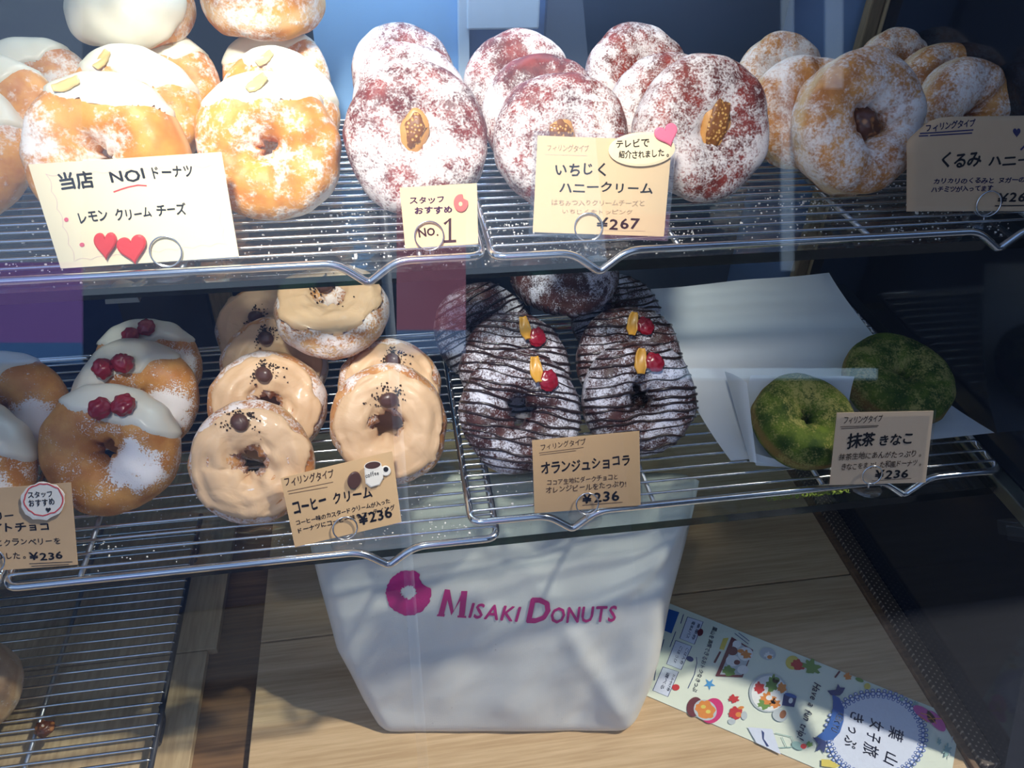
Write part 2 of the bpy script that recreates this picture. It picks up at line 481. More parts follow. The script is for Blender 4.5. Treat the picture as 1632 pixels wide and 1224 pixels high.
structure(obj_from('wall_right', [Vector((x, y, z)) for x in (.487, .95) for y, z in _w], [(0, 1, 2, 3), (7, 6, 5, 4)] + [(i, (i + 1) % 4, (i + 1) % 4 + 4, i + 4) for i in range(4)], 'side_panel'))
flat('left_panel', (.03, .05, .09), .35)
structure(box('wall_left', (-.76, .20, -.03), (-.75, .80, .66), 'left_panel'))
metal('shelf_profile', (.36, .40, .40), .3)
structure(box('trim_3', (.473, .30, .214), (.4865, .70, .226), 'shelf_profile', bevel=.001))

# staff side at the back
YB = .765
def back_panel(name, px0, px1, z0, z1, col, y=YB, th=.012, rough=.4, yref=60):
    a, b = on_y(px0, yref, y).x, on_y(px1, yref, y).x
    mname = 'back_%02d_%02d_%02d' % tuple(int(c * 255) for c in col)
    flat(mname, col, rough, spec=.3, var=.12, scale=6)
    return structure(box(name, (a, y, z0), (b, y + th, z1), mname))
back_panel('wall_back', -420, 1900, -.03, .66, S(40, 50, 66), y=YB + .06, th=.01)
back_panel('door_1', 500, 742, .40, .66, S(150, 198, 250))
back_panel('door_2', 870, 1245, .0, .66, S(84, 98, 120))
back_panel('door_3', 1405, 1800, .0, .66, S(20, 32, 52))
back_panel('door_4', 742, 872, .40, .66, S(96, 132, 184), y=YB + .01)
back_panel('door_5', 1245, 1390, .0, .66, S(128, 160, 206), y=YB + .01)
a = on_y(742, 28, YB); b = on_y(856, 28, YB)
flat('pale_sill', S(200, 222, 242), .5)
structure(box('trim_4', (a.x, YB - .012, a.z - .008), (b.x, YB - .001, a.z + .03), 'pale_sill', bevel=.002))
a = on_y(736, 60, YB); structure(box('trim_5', (a.x - .004, YB - .010, .40), (a.x + .006, YB - .0005, .66), 'pale_sill', bevel=.001))
flat('staff_blue', S(4, 36, 84), .5)
flat('staff_dark', S(30, 28, 38), .5)
a = on_y(130, 480, YB).x; b = on_y(186, 480, YB).x; c = on_y(330, 480, YB).x
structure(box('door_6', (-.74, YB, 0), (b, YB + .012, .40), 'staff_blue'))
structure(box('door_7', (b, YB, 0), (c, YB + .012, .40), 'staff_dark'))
a = on_y(352, 460, YB)
structure(box('trim_6', (a.x - .011, YB - .014, -.01), (a.x + .011, YB - .0005, .66), 'tan_post_wood', bevel=.002))
a = on_y(1399, 40, YB)
structure(box('trim_7', (a.x - .006, YB - .016, -.01), (a.x + .008, YB - .0005, .66), 'post_wood', bevel=.002))
structure(box('trim_8', (a.x - .021, YB - .012, -.01), (a.x - .0065, YB - .0005, .66), 'post_wood', bevel=.002))

# roof of the case and an unseen slab added to cut off the sun (both above the picture)
flat('roof_white', (.75, .75, .74), .6)
structure(box('ceiling', (-.76, .515, .662), (.497, .80, .68), 'roof_white'))
flat('sun_blocker_grey', S(120, 126, 136), .8)
structure(box('sun_blocker', (-2.5, .402, 1.30), (2.5, 1.6, 1.33), 'sun_blocker_grey'))
# pavement, the shop wall below the case and the other side of the street
flat('pavement', S(82, 86, 96), .85, scale=8, var=.2)
structure(box('ground', (-9, -9, -.95), (9, 1.6, -.90), 'pavement'))
flat('facade_blue', S(104, 120, 150), .8, scale=2, var=.3)
flat('facade_dark', S(44, 50, 62), .8, scale=2, var=.3)
structure(box('exterior_wall', (-9, -6.4, -.9), (6, -6.0, 1.75), 'facade_blue'))
structure(box('exterior_wall', (1.35, -3.9, -.9), (9, -3.5, 6.5), 'facade_dark'))
flat('shop_wall', S(150, 128, 104), .7)
structure(box('counter_base', (-.76, .24, -.90), (.60, .80, -.031), 'shop_wall'))

# made-up boards and a pole, added only to give the leaning pane reflections
_pn = Vector((0, -.690, .263)).normalized(); _po = Vector((0, .245, -.03))
def mirror_at(px, py, Y):
    d = ray(px, py).normalized(); h = CAM + d * ((_po - CAM).dot(_pn) / d.dot(_pn)); r = d - _pn * 2 * d.dot(_pn)
    return h + r * ((Y - h.y) / r.y)
def reflection_board(px0, px1, py0, py1, Y, cols, pole=None, tilt=38):
    """an added leaning board for reflections on the pavement side, striped from the bottom up"""
    t = math.radians(tilt); n = Vector((0, math.cos(t), math.sin(t))); P0 = mirror_at((px0 + px1) / 2, py1, Y)
    def hitb(px, py):
        d = ray(px, py).normalized(); h = CAM + d * ((_po - CAM).dot(_pn) / d.dot(_pn)); r = d - _pn * 2 * d.dot(_pn)
        return h + r * ((P0 - h).dot(n) / r.dot(n))
    top = py1
    for fr, c in cols:
        nm = 'reflection_board_%d_%d_%d' % tuple(int(q * 255) for q in c); flat(nm, c, .85, var=.15, scale=3)
        low, top = top, top - (py1 - py0) * fr
        q = [hitb(px0, low), hitb(px1, low), hitb(px1, top), hitb(px0, top)]
        V = q + [p - n * .008 for p in q]
        structure(obj_from('reflection_panel', V, [(0, 1, 2, 3), (7, 6, 5, 4)] + [(k, (k + 1) % 4, (k + 1) % 4 + 4, k + 4) for k in range(4)], nm))
    if pole:
        flat('pole_white', S(214, 232, 255), .4)
        a = hitb(px0, py1); structure(tube_obj('reflection_pole', [(a.x - .01, a.y + .03, -.9), (a.x - .01, a.y + .03, a.z + .75)], pole, 'pole_white'))
reflection_board(-60, 131, -60, 577, -1.0, [(.05, S(110, 170, 250)), (.20, S(196, 150, 255)), (.75, S(200, 222, 255))])
reflection_board(632, 742, 300, 562, -1.0, [(.14, S(150, 190, 255)), (.86, S(250, 160, 190))], .012)
reflection_board(1244, 1264, -60, 430, -1.2, [(1.0, S(215, 235, 255))], tilt=20)
reflection_board(1314, 1342, -60, 140, -1.2, [(1.0, S(215, 235, 255))], tilt=20)
reflection_board(1030, 1396, 586, 602, -1.2, [(1.0, S(190, 225, 255))], tilt=45)

# front pane: leans back, in front of both shelves
def pane(x0, x1):
    a, b = Vector((0, .245, -.03)), Vector((0, .508, .66)); d = (b - a).normalized(); n = Vector((0, -d.z, d.y)); th = .005
    P = [Vector((x, 0, 0)) + q + n * t for x in (x0, x1) for q in (a, b) for t in (0, th)]
    return obj_from('window_1', P, [(0, 1, 3, 2), (4, 6, 7, 5), (0, 4, 5, 1), (2, 3, 7, 6), (0, 2, 6, 4), (1, 5, 7, 3)], 'pane_glass')
structure(pane(-.75, .95))

# ================================================================== shelves, racks
def glass_shelf(z1, y0, y1, x0, x1, label):
    o = obj_from('glass_shelf', [Vector((x, y, z)) for x in (x0, x1) for y in (y0, y1) for z in (z1 - .008, z1)],
                 [(0, 1, 3, 2), (4, 6, 7, 5), (0, 4, 5, 1), (2, 3, 7, 6), (0, 2, 6, 4), (1, 5, 7, 3)],
                 ['shelf_glass', 'shelf_edge_glass'], fm=[1, 1, 1, 1, 0, 0])
    return tag(o, label, 'shelf')
glass_shelf(ZU - .0135, YU + .003, .735, -.745, .485, 'upper clear glass shelf with a dark green front edge')
glass_shelf(ZL - .0135, YL + .002, .665, -.745, .472, 'lower clear glass shelf above the canvas pouch')

def rack(name, x0, x1, yf, yb, z, vx, bars, label, group, rz=0.0, pitch=.0121, dark=False, rod=.0028):
    """wire cooling rack: frame bar bent into V feet, straight wires, flat cross bars"""
    cx, cy = (x0 + x1) / 2, (yf + yb) / 2
    root = empty(name, Matrix.Translation((cx, cy, z - .0126)) @ Matrix.Rotation(rz, 4, 'Z'))
    tag(root, label, 'cooling rack', group)
    X0, X1, Y0, Y1 = x0 - cx, x1 - cx, yf - cy, yb - cy
    hz = .0126 - .001 - rod
    front = [Vector((X0, Y0, hz))]
    for v in vx:
        v -= cx
        front += [Vector((v - .019, Y0, hz)), Vector((v - .0015, Y0 - .003, hz - .0125)), Vector((v + .0015, Y0 - .003, hz - .0125)), Vector((v + .019, Y0, hz))]
    front.append(Vector((X1, Y0, hz)))
    loop = front + [Vector((X1, Y1, hz)), Vector((X0, Y1, hz))]
    mid = Vector(((X0 + X1) / 2, Y1, hz))
    path = arc_round([mid, loop[-1]] + loop[:-1] + [mid], .009, 5)
    tube_obj('frame', path[:-1], rod, 'chrome', root, 12, True)
    V, F = [], []; n = int((Y1 - Y0 - .008) / pitch)
    for i in range(n + 1):
        y = Y0 + .008 + i * pitch
        pts = arc_round([Vector((X0 + .0005, y, hz - .001)), Vector((X0 + .0005, y, .0126)), Vector((X1 - .0005, y, .0126)), Vector((X1 - .0005, y, hz - .001))], .003, 3)
        tube(V, F, pts, .00105, 8)
    obj_from('wire_grid', V, F, 'wire_steel', root, True)
    for b in bars:
        tube_obj('cross_bar', [(b - cx, Y0, hz - .001), (b - cx, Y1, hz - .001)], .0019, 'dull_steel', root, 8)
    return root
GRK = 'wire cooling racks on the glass shelves'
rack('cooling_rack', -.335, .0605, YU + .001, .715, ZU, (-.014,), (-.128, .02), 'upper left chrome wire rack under the lemon and fig donuts', GRK)
rack('cooling_rack', .0670, .472, YU - .001, .715, ZU, (.139, .4365), (.195, .335), 'upper right chrome wire rack under fig and walnut donuts', GRK)
rack('cooling_rack', -.2675, .0625, YL - .006, .645, ZL, (-.016,), (-.222,), 'lower left chrome wire rack under cranberry and coffee donuts', GRK)
rack('cooling_rack', .0445, .467, YL + .002, .650, ZL + .0095, (.119, .386), (.182, .318), 'lower right chrome wire rack under chocolate and matcha donuts', GRK)
# a further rack peeks in at the far left
rack('cooling_rack', -.66, -.2740, YL - .006, .645, ZL, (-.46,), (-.50,), 'chrome wire rack at the far left edge of the lower shelf', GRK)
rack('cooling_rack', -.70, -.3415, YU + .001, .715, ZU, (-.52,), (-.48,), 'chrome wire rack at the far left edge of the upper shelf', GRK)

# black-ended rack on the floor of the case
def floor_rack():
    x1, x0, y0, y1, z = -.223, -.64, .30, .640, .021
    root = empty('tray_rack', Matrix.Translation((x1, y0, 0)))
    tag(root, 'long wire rack on the case floor below the cranberry donuts', 'cooling rack')
    V, F = [], []
    for i in range(int((y1 - y0) / .0102)):
        y = i * .0102 + .004
        tube(V, F, arc_round([Vector((x0 - x1, y, z)), Vector((-.001, y, z)), Vector((0.0005, y, z - .006))], .003, 3), .0011, 8)
    obj_from('wire_grid', V, F, 'wire_steel', root, True)
    tube_obj('end_rod', [(0, -.01, z - .0035), (0, y1 - y0, z - .0035)], .0026, 'dark_rod', root)
    for x in (-.10, -.28):
        tube_obj('cross_bar', [(x, 0, z - .0035), (x, y1 - y0, z - .0035)], .002, 'dull_steel', root)
    for y in (.10, .30):
        tube_obj('leg', arc_round([(-.002, y - .015, z - .004), (-.002, y - .012, .0012), (-.002, y + .012, .0012), (-.002, y + .015, z - .004)], .004), .0018, 'dark_rod', root)
        tube_obj('leg', arc_round([(-.40, y - .015, z - .004), (-.40, y - .012, .0012), (-.40, y + .012, .0012), (-.40, y + .015, z - .004)], .004), .0018, 'dark_rod', root)
floor_rack()

# chrome support under the upper shelf
def shelf_support(px, py):
    c = on_z(px, py, ZU - .0265); root = empty('shelf_support', Matrix.Translation((c.x, c.y, ZU - .0217)))
    tag(root, 'small half-round chrome shelf support below the large cream card', 'shelf support')
    bm = bmesh.new(); bmesh.ops.create_cone(bm, cap_ends=True, segments=32, radius1=.0105, radius2=.0105, depth=.012, matrix=Matrix.Rotation(PI / 2, 4, 'X'))
    bmesh.ops.bisect_plane(bm, geom=bm.verts[:] + bm.edges[:] + bm.faces[:], plane_co=(0, 0, 0), plane_no=(0, 0, 1), clear_inner=True)
    bmesh.ops.holes_fill(bm, edges=bm.edges[:])
    for v in bm.verts: v.co.z -= .0107
    from_bm('bracket', bm, 'shelf_profile', root)
    tube_obj('pin', [(.006, .002, -.004), (.013, .010, -.004)], .002, 'dull_steel', root)
shelf_support(195, 463)

# ================================================================== donuts
RC, RX, RZ = .0275, .0195, .0198
def donut_geo(seed, lump=.0036, nu=112, nv=52, rc=RC, rx=RX, rz=RZ, hole=1.0, fold=None):
    V = []
    for i in range(nu):
        u = 2 * PI * i / nu; cu, su = math.cos(u), math.sin(u)
        k = noise.noise(Vector((cu * 1.1, su * 1.1, seed * 3.7)))
        k2 = noise.noise(Vector((cu * 1.6 + 9, su * 1.6, seed * 2.1)))
        hk = noise.noise(Vector((cu * 1.8, su * 1.8 + 5, seed * 1.3)))
        for j in range(nv):
            v = 2 * PI * j / nv; c, s = math.cos(v), math.sin(v)
            cs = math.copysign(abs(c) ** .86, c); ss = math.copysign(abs(s) ** .92, s)
            r = rc + (rx + lump * k * (1 if c > 0 else .2)) * cs
            if c < 0: r += (-c) ** 1.5 * (.0050 * hk - (1 - hole) * .008)
            z = (rz + lump * .8 * k2) * ss
            p = Vector((cu * r, su * r, z))
            d = noise.noise(p * 70 + Vector((seed, 0, 0))) * .0014 + noise.noise(p * 220 + Vector((0, seed, 0))) * .00022
            if fold:
                for fa, fw, fd in fold:
                    da = (u - fa + PI) % (2 * PI) - PI
                    if s > -.3: d -= fd * math.exp(-(da / fw) ** 2)
            n = Vector((cu * c, su * c, s)); V.append(p + n * d)
    F = [(i * nv + j, ((i + 1) % nu) * nv + j, ((i + 1) % nu) * nv + (j + 1) % nv, i * nv + (j + 1) % nv) for i in range(nu) for j in range(nv)]
    return V, F

def icing_part(name, body, mat, mask, t, w, parent, ruffle=0.0, seed=0, swirl=0.0):
    """a skin of icing over the part of the body where mask(p) > 0"""
    me = body.data; V, keep = [], []
    for v in me.vertices:
        m = mask(v.co) if not swirl else mask(v.co) + .0015 * math.sin(5 * math.atan2(v.co.y, v.co.x) + seed); k = max(0.0, min(1.0, m / w)); k = k * k * (3 - 2 * k)
        edge = math.exp(-((m - w) / w) ** 2) * ruffle
        d = -.0008 + (t + edge) * k + noise.noise(v.co * 60 + Vector((seed, 3, 0))) * .0007 * k
        if swirl: d += swirl * k * noise.noise(Vector((math.atan2(v.co.y, v.co.x) * 1.6 + v.co.xy.length * 60, v.co.xy.length * 260, seed)))
        V.append(v.co + v.normal * d); keep.append(m > -w * .3)
    F = [tuple(p.vertices) for p in me.polygons if all(keep[i] for i in p.vertices)]
    used = sorted({i for f in F for i in f}); ix = {a: b for b, a in enumerate(used)}
    return obj_from(name, [V[i] for i in used], [tuple(ix[i] for i in f) for f in F], mat, parent, True)

def surf(bvh, x, y):
    h = bvh.ray_cast(Vector((x, y, .06)), Vector((0, 0, -1)))
    return (h[0], h[1]) if h[0] else (Vector((x, y, 0)), Vector((0, 0, 1)))

def lump_obj(name, mat, parent, loc, size, nrm=None, rot=0.0, seed=1, amp=.12, freq=1.6, sub=3, groove=False):
    bm = bmesh.new(); bmesh.ops.create_icosphere(bm, subdivisions=sub, radius=1.0)
    for v in bm.verts:
        k = 1 + amp * noise.noise(v.co * freq + Vector((seed, seed * .3, 0)))
        if groove and v.co.z > 0: k -= .16 * math.exp(-(v.co.x / .16) ** 2) * v.co.z
        v.co = v.co * k
    z = (nrm or Vector((0, 0, 1))).normalized(); q = z.to_track_quat('Z', 'Y').to_matrix().to_4x4()
    m = Matrix.Translation(loc) @ q @ Matrix.Rotation(rot, 4, 'Z') @ Matrix.Diagonal((*size, 1))
    bmesh.ops.transform(bm, matrix=m, verts=bm.verts); return from_bm(name, bm, mat, parent, True)

def peel_obj(name, parent, bvh, x, y, ln, wd, rot, mat, curl=.003, seed=2, th=.0009):
    """a curved strip of candied peel lying on the surface"""
    p, n = surf(bvh, x, y); q = n.to_track_quat('Z', 'Y').to_matrix(); V = []
    nx, ny = 12, 5; top = []
    for lay in (1, 0):
        for i in range(nx + 1):
            a = i / nx - .5
            for j in range(ny + 1):
                b = j / ny - .5
                wv = wd * (.45 + .55 * math.cos(a * PI * .9)) * (1 + .2 * noise.noise(Vector((i * .5, seed, 0))))
                z = .0012 + curl * (a * 2) ** 2 + th * lay + .0008 * math.sin(b * 5 + a * 4)
                c, s = math.cos(rot), math.sin(rot); xx, yy = a * ln, b * wv
                V.append(p + q @ Vector((xx * c - yy * s, xx * s + yy * c, z)))
    F = []; W = ny + 1; T = (nx + 1) * W
    for i in range(nx):
        for j in range(ny):
            a = i * W + j; F += [(a, a + 1, a + W + 1, a + W), (T + a, T + a + W, T + a + W + 1, T + a + 1)]
    for i in range(nx):
        for j in (0, ny):
            a = i * W + j; F.append((a, a + W, T + a + W, T + a))
    for j in range(ny):
        for i in (0, nx):
            a = i * W + j; F.append((a, T + a, T + a + 1, a + 1))
    return obj_from(name, V, F, mat, parent, True)

def bits(name, parent, bvh, spots, mat, seed, size=(.0003, .00085)):
    r = random.Random(seed); V, F = [], []
    for x, y, n, sp in spots:
        for _ in range(n):
            p, nn = surf(bvh, x + r.gauss(0, sp), y + r.gauss(0, sp)); s = r.uniform(*size); b = len(V)
            for k in range(8):
                V.append(p + nn * .0012 + Vector(((k & 1) - .5 + r.uniform(-.3, .3), ((k >> 1) & 1) - .5 + r.uniform(-.3, .3), ((k >> 2) & 1) - .5)) * s * 1.6)
            F += [tuple(b + q for q in f) for f in ((0, 2, 3, 1), (4, 5, 7, 6), (0, 1, 5, 4), (2, 6, 7, 3), (0, 4, 6, 2), (1, 3, 7, 5))]
    o = obj_from(name, V, F, mat, parent); o['kind'] = 'stuff'; return o

def body(name, seed, mat, **kw):
    V, F = donut_geo(seed, **kw); o = obj_from(name, V, F, mat, None, True)
    return o, BVHTree.FromPolygons(V, F)

N2 = lambda p, s=0: noise.noise(Vector((p.x * 70 + s, p.y * 70, p.z * 40 + s)))

def proto_lemon(seed, tilt=0.0, cut=.008, peel=(0, .024), prot=.3, flat_top=False):
    o, b = body('lemon_donut', seed, 'lemon_dough', hole=.5)
    ct, st = math.cos(tilt), math.sin(tilt)
    icing_part('lemon_glaze', o, 'lemon_glaze', lambda p: (p.y * ct + p.x * st - cut + .007 * N2(p, seed)) if not flat_top else (p.z + .7 * (p.y * ct + p.x * st) + .004 * N2(p, seed) - cut), .0016, .004, o, .0006, seed)
    if peel: peel_obj('lemon_peel', o, b, peel[0], peel[1], .015, .0085, prot, 'lemon_peel', .0012, seed, .0005)
    return o

def fig_slice(o, b, x, y, w, h, rot, lean=.15):
    p, n = surf(b, x, y)
    z = max(p.z + .001, .0135); m = Matrix.Translation((x, y, z)) @ Matrix.Rotation(rot, 4, 'Z') @ Matrix.Rotation(lean, 4, 'X')
    sk = lump_obj('fig_slice', 'fig_skin', o, Vector((0, 0, 0)), (w, h, .0040), seed=w * 3000, amp=.22, freq=1.3)
    sk.data.transform(m)
    fl = lump_obj('fig_flesh', 'fig_flesh', sk, Vector((.0002, 0, .0018)), (w * .74, h * .76, .0034), seed=h * 2000 + 5, amp=.3, freq=1.8)
    fl.data.transform(m)
    return sk

def proto_fig(seed, fig=(0, .001, .0058, .010, .2)):
    o, b = body('fig_donut', seed, 'fig_dough', hole=.4, lump=.0038)
    if fig: fig_slice(o, b, *fig)
    return o

def proto_walnut(seed, filling=True, hole=1.0):
    o, b = body('walnut_donut', seed, 'walnut_dough', hole=hole, lump=.0046, fold=((-.35, .22, .0035), (-1.9, .25, .003), (2.3, .3, .0022)))
    if filling: lump_obj('walnut_filling', 'walnut_filling', o, Vector((.001, 0, .004)), (.0095, .0130, .0085), rot=.4, seed=seed, amp=.45, freq=2.6)
    return o

def proto_cranberry(seed, tilt=.35, cut=.006, berries=((-.004, .020), (.006, .021))):
    o, b = body('cranberry_donut', seed, 'cranberry_dough', hole=.8)
    ct, st = math.cos(tilt), math.sin(tilt)
    icing_part('white_chocolate', o, 'white_chocolate', lambda p: p.y * ct + p.x * st - cut + .005 * N2(p, seed), .0018, .004, o, .0008, seed)
    for i, (x, y) in enumerate(berries):
        p, n = surf(b, x, y); lump_obj('cranberry', 'cranberry_skin', o, p + n * .0052, (.0080, .0074, .0062), n, i * 1.3, seed + i * 7.3, .22, 2.2, 4)
    return o

def proto_coffee(seed, bean=(.002, .018), hole=1.0, spots=None, brot=.2):
    o, b = body('coffee_donut', seed, 'coffee_dough', hole=hole, lump=.0038)
    icing_part('coffee_cream', o, 'coffee_cream', lambda p: p.z * .9 - .0015 - max(0, (p.xy.length - .0345)) * 1.5 + .0070 * N2(p, seed) - (.02 if p.xy.length < .0115 + .006 * N2(p, 4) else 0), .0026, .004, o, .0016, seed, .0026)
    p, n = surf(b, *bean)
    lump_obj('chocolate_bean', 'bean_chocolate', o, p + n * .0042, (.0062, .0074, .0046), n, brot, seed, .06, 1.5, groove=True)
    r = random.Random(seed)
    sp = spots or [(bean[0] + .007, bean[1] + .004, 26, .0022), (bean[0] - .002, bean[1] + .007, 22, .0025), (bean[0] - .010, bean[1] - .001, 16, .003), (bean[0] + .010, bean[1] - .003, 10, .004)]
    g = bits('coffee_grounds', o, b, sp, 'coffee_grounds', int(seed * 10))
    g.data.transform(Matrix.Translation((0, 0, .0016)))
    return o

def proto_chocolate(seed, orange=(.002, .026), berry=(.008, .022), orot=-.3, slant=-.25, topping=True):
    o, b = body('chocolate_donut', seed, 'chocolate_dough', hole=1.1, lump=.0038)
    r = random.Random(int(seed * 100)); V, F = [], []; y = -.044
    while y < .046:
        run = []; w = r.uniform(.0007, .0015); ph = r.uniform(0, 9)
        for k in range(91):
            x = -.047 + .094 * k / 90
            yy = y + slant * x + +.0030 * noise.noise(Vector((x * 55, y * 300, seed))) + .0005 * math.sin(x * 160 + ph)
            h = b.ray_cast(Vector((x, yy, .06)), Vector((0, 0, -1)))
            if h[0] and h[0].z > -.012:
                run.append(h[0] + h[1] * (w * .35))
            else:
                if len(run) > 3: tube(V, F, run, [w * (.75 + .5 * abs(noise.noise(q * 140))) for q in run], 6)
                run = []
        if len(run) > 3: tube(V, F, run, w, 6)
        y += r.uniform(.0042, .0082)
    obj_from('chocolate_drizzle', V, F, 'dark_chocolate', o, True)
    if topping:
        peel_obj('orange_peel', o, b, orange[0], orange[1], .020, .0095, orot + PI / 2, 'orange_peel', .002, seed, .0022)
        p, n = surf(b, *berry); lump_obj('cranberry', 'cranberry_skin', o, p + n * .0036, (.0072, .0080, .0034), n, .6, seed, .22, 2.2, 4)
    return o

def copy_tree(o, parent=None):
    c = o.copy(); C.objects.link(c); c.parent = parent
    for ch in list(o.children): copy_tree(ch, c)
    return c

USED = set()
def frame(e, yaw, spin):
    e, yaw = math.radians(e), math.radians(yaw)
    n = Vector((math.sin(yaw) * math.cos(e), -math.cos(yaw) * math.cos(e), math.sin(e)))
    up = (Vector((0, 0, 1)) - n * n.z)
    up = up.normalized() if up.length > 1e-4 else Vector((0, 1, 0))
    x = up.cross(n); m = Matrix((x, up, n)).transposed().to_4x4()
    return m @ Matrix.Rotation(math.radians(spin), 4, 'Z')

def place(proto, px, zr, label, cat, group, e=25, yaw=0, spin=0, s=1.0, mode='c', zoff=0.0, flip=False):
    """stand a donut on a rack (height zr), leaning back by e degrees, where the photo shows it"""
    o = proto if proto.name not in USED else copy_tree(proto); USED.add(proto.name)
    er = math.radians(e)
    half = (RC * math.cos(er) + RZ) * s
    zc = zr + half - .0006 + zoff
    if mode == 'c': c = on_z(px[0], px[1], zc)
    else:
        t = on_z(px[0], px[1], zc + half * .97); c = Vector((t.x, t.y - RC * s * math.sin(er), zc))
    m = frame(e, yaw, spin)
    if flip: m = m @ Matrix.Rotation(PI, 4, 'X')
    o.matrix_world = Matrix.Translation(c) @ m @ Matrix.Scale(s, 4)
    tag(o, label, cat, group)
    return o, c

# ------------------------------------------------------------------ upper shelf
le1 = proto_lemon(1.3, .16, .027, (-.011, .037), .1)
le2 = proto_lemon(4.1, .2, .020, (-.012, .032), .5)
le3 = proto_lemon(2.7, -.12, .026, (-.004, .037), .35)
le4 = proto_lemon(6.2, -.1, .018, (.008, .034), .4)
leF = proto_lemon(8.3, -2.5, -.004, None, 0, True)
leG = body('lemon_donut', 9.1, 'lemon_dough', hole=.5)[0]
GL1 = 'lemon cream cheese donuts on the upper shelf'
def lemon(p, *a, **k): return place(p, a[0], ZU, a[1], 'donut', GL1, **k)
lemon(le1, (172, 251), 'glazed lemon donut right behind the large cream card, front of its row', e=27, yaw=-3, s=1.07)
lemon(le2, (198, 76), 'lemon donut with a pale peel flake, second in the row behind the cream card', e=30, yaw=0, s=1.0, mode='t')
lemon(le4, (248, 54), 'lemon donut third in the leftmost full row, mostly hidden under the flat one', e=30, yaw=5, s=.92, mode='t')
lemon(le3, (430, 236), 'golden lemon donut with a small slit hole, right of the cream card', e=27, yaw=0, s=1.0, spin=-4)
lemon(le2, (432, 80), 'glazed lemon donut second in the row right of the cream card', e=30, s=.95, mode='t', spin=-14)
lemon(le4, (432, 43), 'glazed lemon donut third in the row right of the cream card', e=30, yaw=-6, s=.92, mode='t', spin=10)
lemon(leF, (212, 14), 'lemon donut lying flat on its row, thick white glaze facing the window', e=84, s=.98, zoff=.072)
lemon(leG, (422, 0), 'brown unglazed-looking lemon donut lying flat at the top picture edge', e=84, s=1.0, zoff=.077, flip=True)
lemon(le4, (-66, 240), 'lemon donut cut off by the left picture edge, front of its row', e=27, s=.94, spin=-20)
lemon(le4, (-24, 94), 'lemon donut at the left picture edge, second of its row', e=30, s=.95, mode='t', spin=15)
lemon(le2, (40, 60), 'lemon donut at the left picture edge, third of its row', e=30, yaw=8, s=.9, mode='t', spin=30)

fg1 = proto_fig(1.7, (-.001, .003, .0088, .0142, -.25))
fg2 = proto_fig(5.3, (-.005, .005, .0110, .0125, .55))
fg3 = proto_fig(3.9, (.003, .003, .0105, .0215, -.15))
fg4 = proto_fig(7.7, None)
fg5 = proto_fig(2.2, (.001, .004, .008, .013, .2))
GF = 'powdered red fig donuts on the upper shelf'
def fig(p, *a, **k): return place(p, a[0], ZU, a[1], 'donut', GF, **k)
fig(fg1, (663, 220), 'red fig donut with upright fig slice right behind the NO.1 card', e=26, yaw=0, s=1.06)
fig(fg5, (648, 70), 'powdered fig donut second in the row behind the NO.1 card', e=30, s=.94, mode='t', spin=20)
fig(fg4, (637, 40), 'powdered fig donut third in the row behind the NO.1 card', e=30, s=.94, mode='t')
fig(fg2, (895, 228), 'red fig donut with a tilted fig half, right behind the laminated fig card', e=26, yaw=3, s=1.0)
fig(fg4, (862, 88), 'powdered fig donut second in the row behind the laminated fig card', e=30, yaw=-4, s=.95, mode='t', spin=80)
fig(fg4, (828, 48), 'powdered fig donut third in the row behind the laminated fig card', e=30, s=.97, mode='t', spin=200)
fig(fg3, (1120, 207), 'red fig donut with a big upright fig slice beside the pink heart', e=26, yaw=4, s=1.06)
fig(fg5, (1062, 86), 'fig donut with its fig edge showing, second behind the big fig slice one', e=30, yaw=-5, s=.92, mode='t', spin=75)
fig(fg4, (1017, 40), 'greyish powdered fig donut third behind the big fig slice one', e=30, s=.97, mode='t', spin=140)

wa1 = proto_walnut(1.1, True, 1.1)
wa2 = proto_walnut(4.4, False, .3)
wa3 = proto_walnut(7.2, False, .4)
GW = 'powdered walnut donuts on the upper shelf'
def walnut(p, *a, **k): return place(p, a[0], ZU, a[1], 'donut', GW, **k)
walnut(wa1, (1368, 200), 'golden walnut donut with dark nut filling left of the curled kraft card', e=28, yaw=6, s=1.1, spin=10)
walnut(wa2, (1292, 88), 'powdered walnut donut second in its row, partly behind the golden one', e=30, s=.95, mode='t', spin=100)
walnut(wa3, (1252, 55), 'powdered walnut donut third in its row, right of the grey fig ones', e=30, s=.86, mode='t')
walnut(wa3, (1556, 92), 'powdered walnut donut standing right behind the curled kraft card', e=25, yaw=6, s=.93, mode='t', spin=60)
walnut(wa2, (1512, 69), 'brownish walnut donut second behind the curled kraft card', e=25, s=.88, mode='t', spin=10)
walnut(wa2, (1442, 47), 'brown walnut donut standing farthest back behind the curled kraft card', e=25, s=.85, mode='t', spin=170)
walnut(wa1, (1692, 90), 'walnut donut cut off by the right picture edge above the kraft card', e=28, s=.9, mode='t', spin=30)

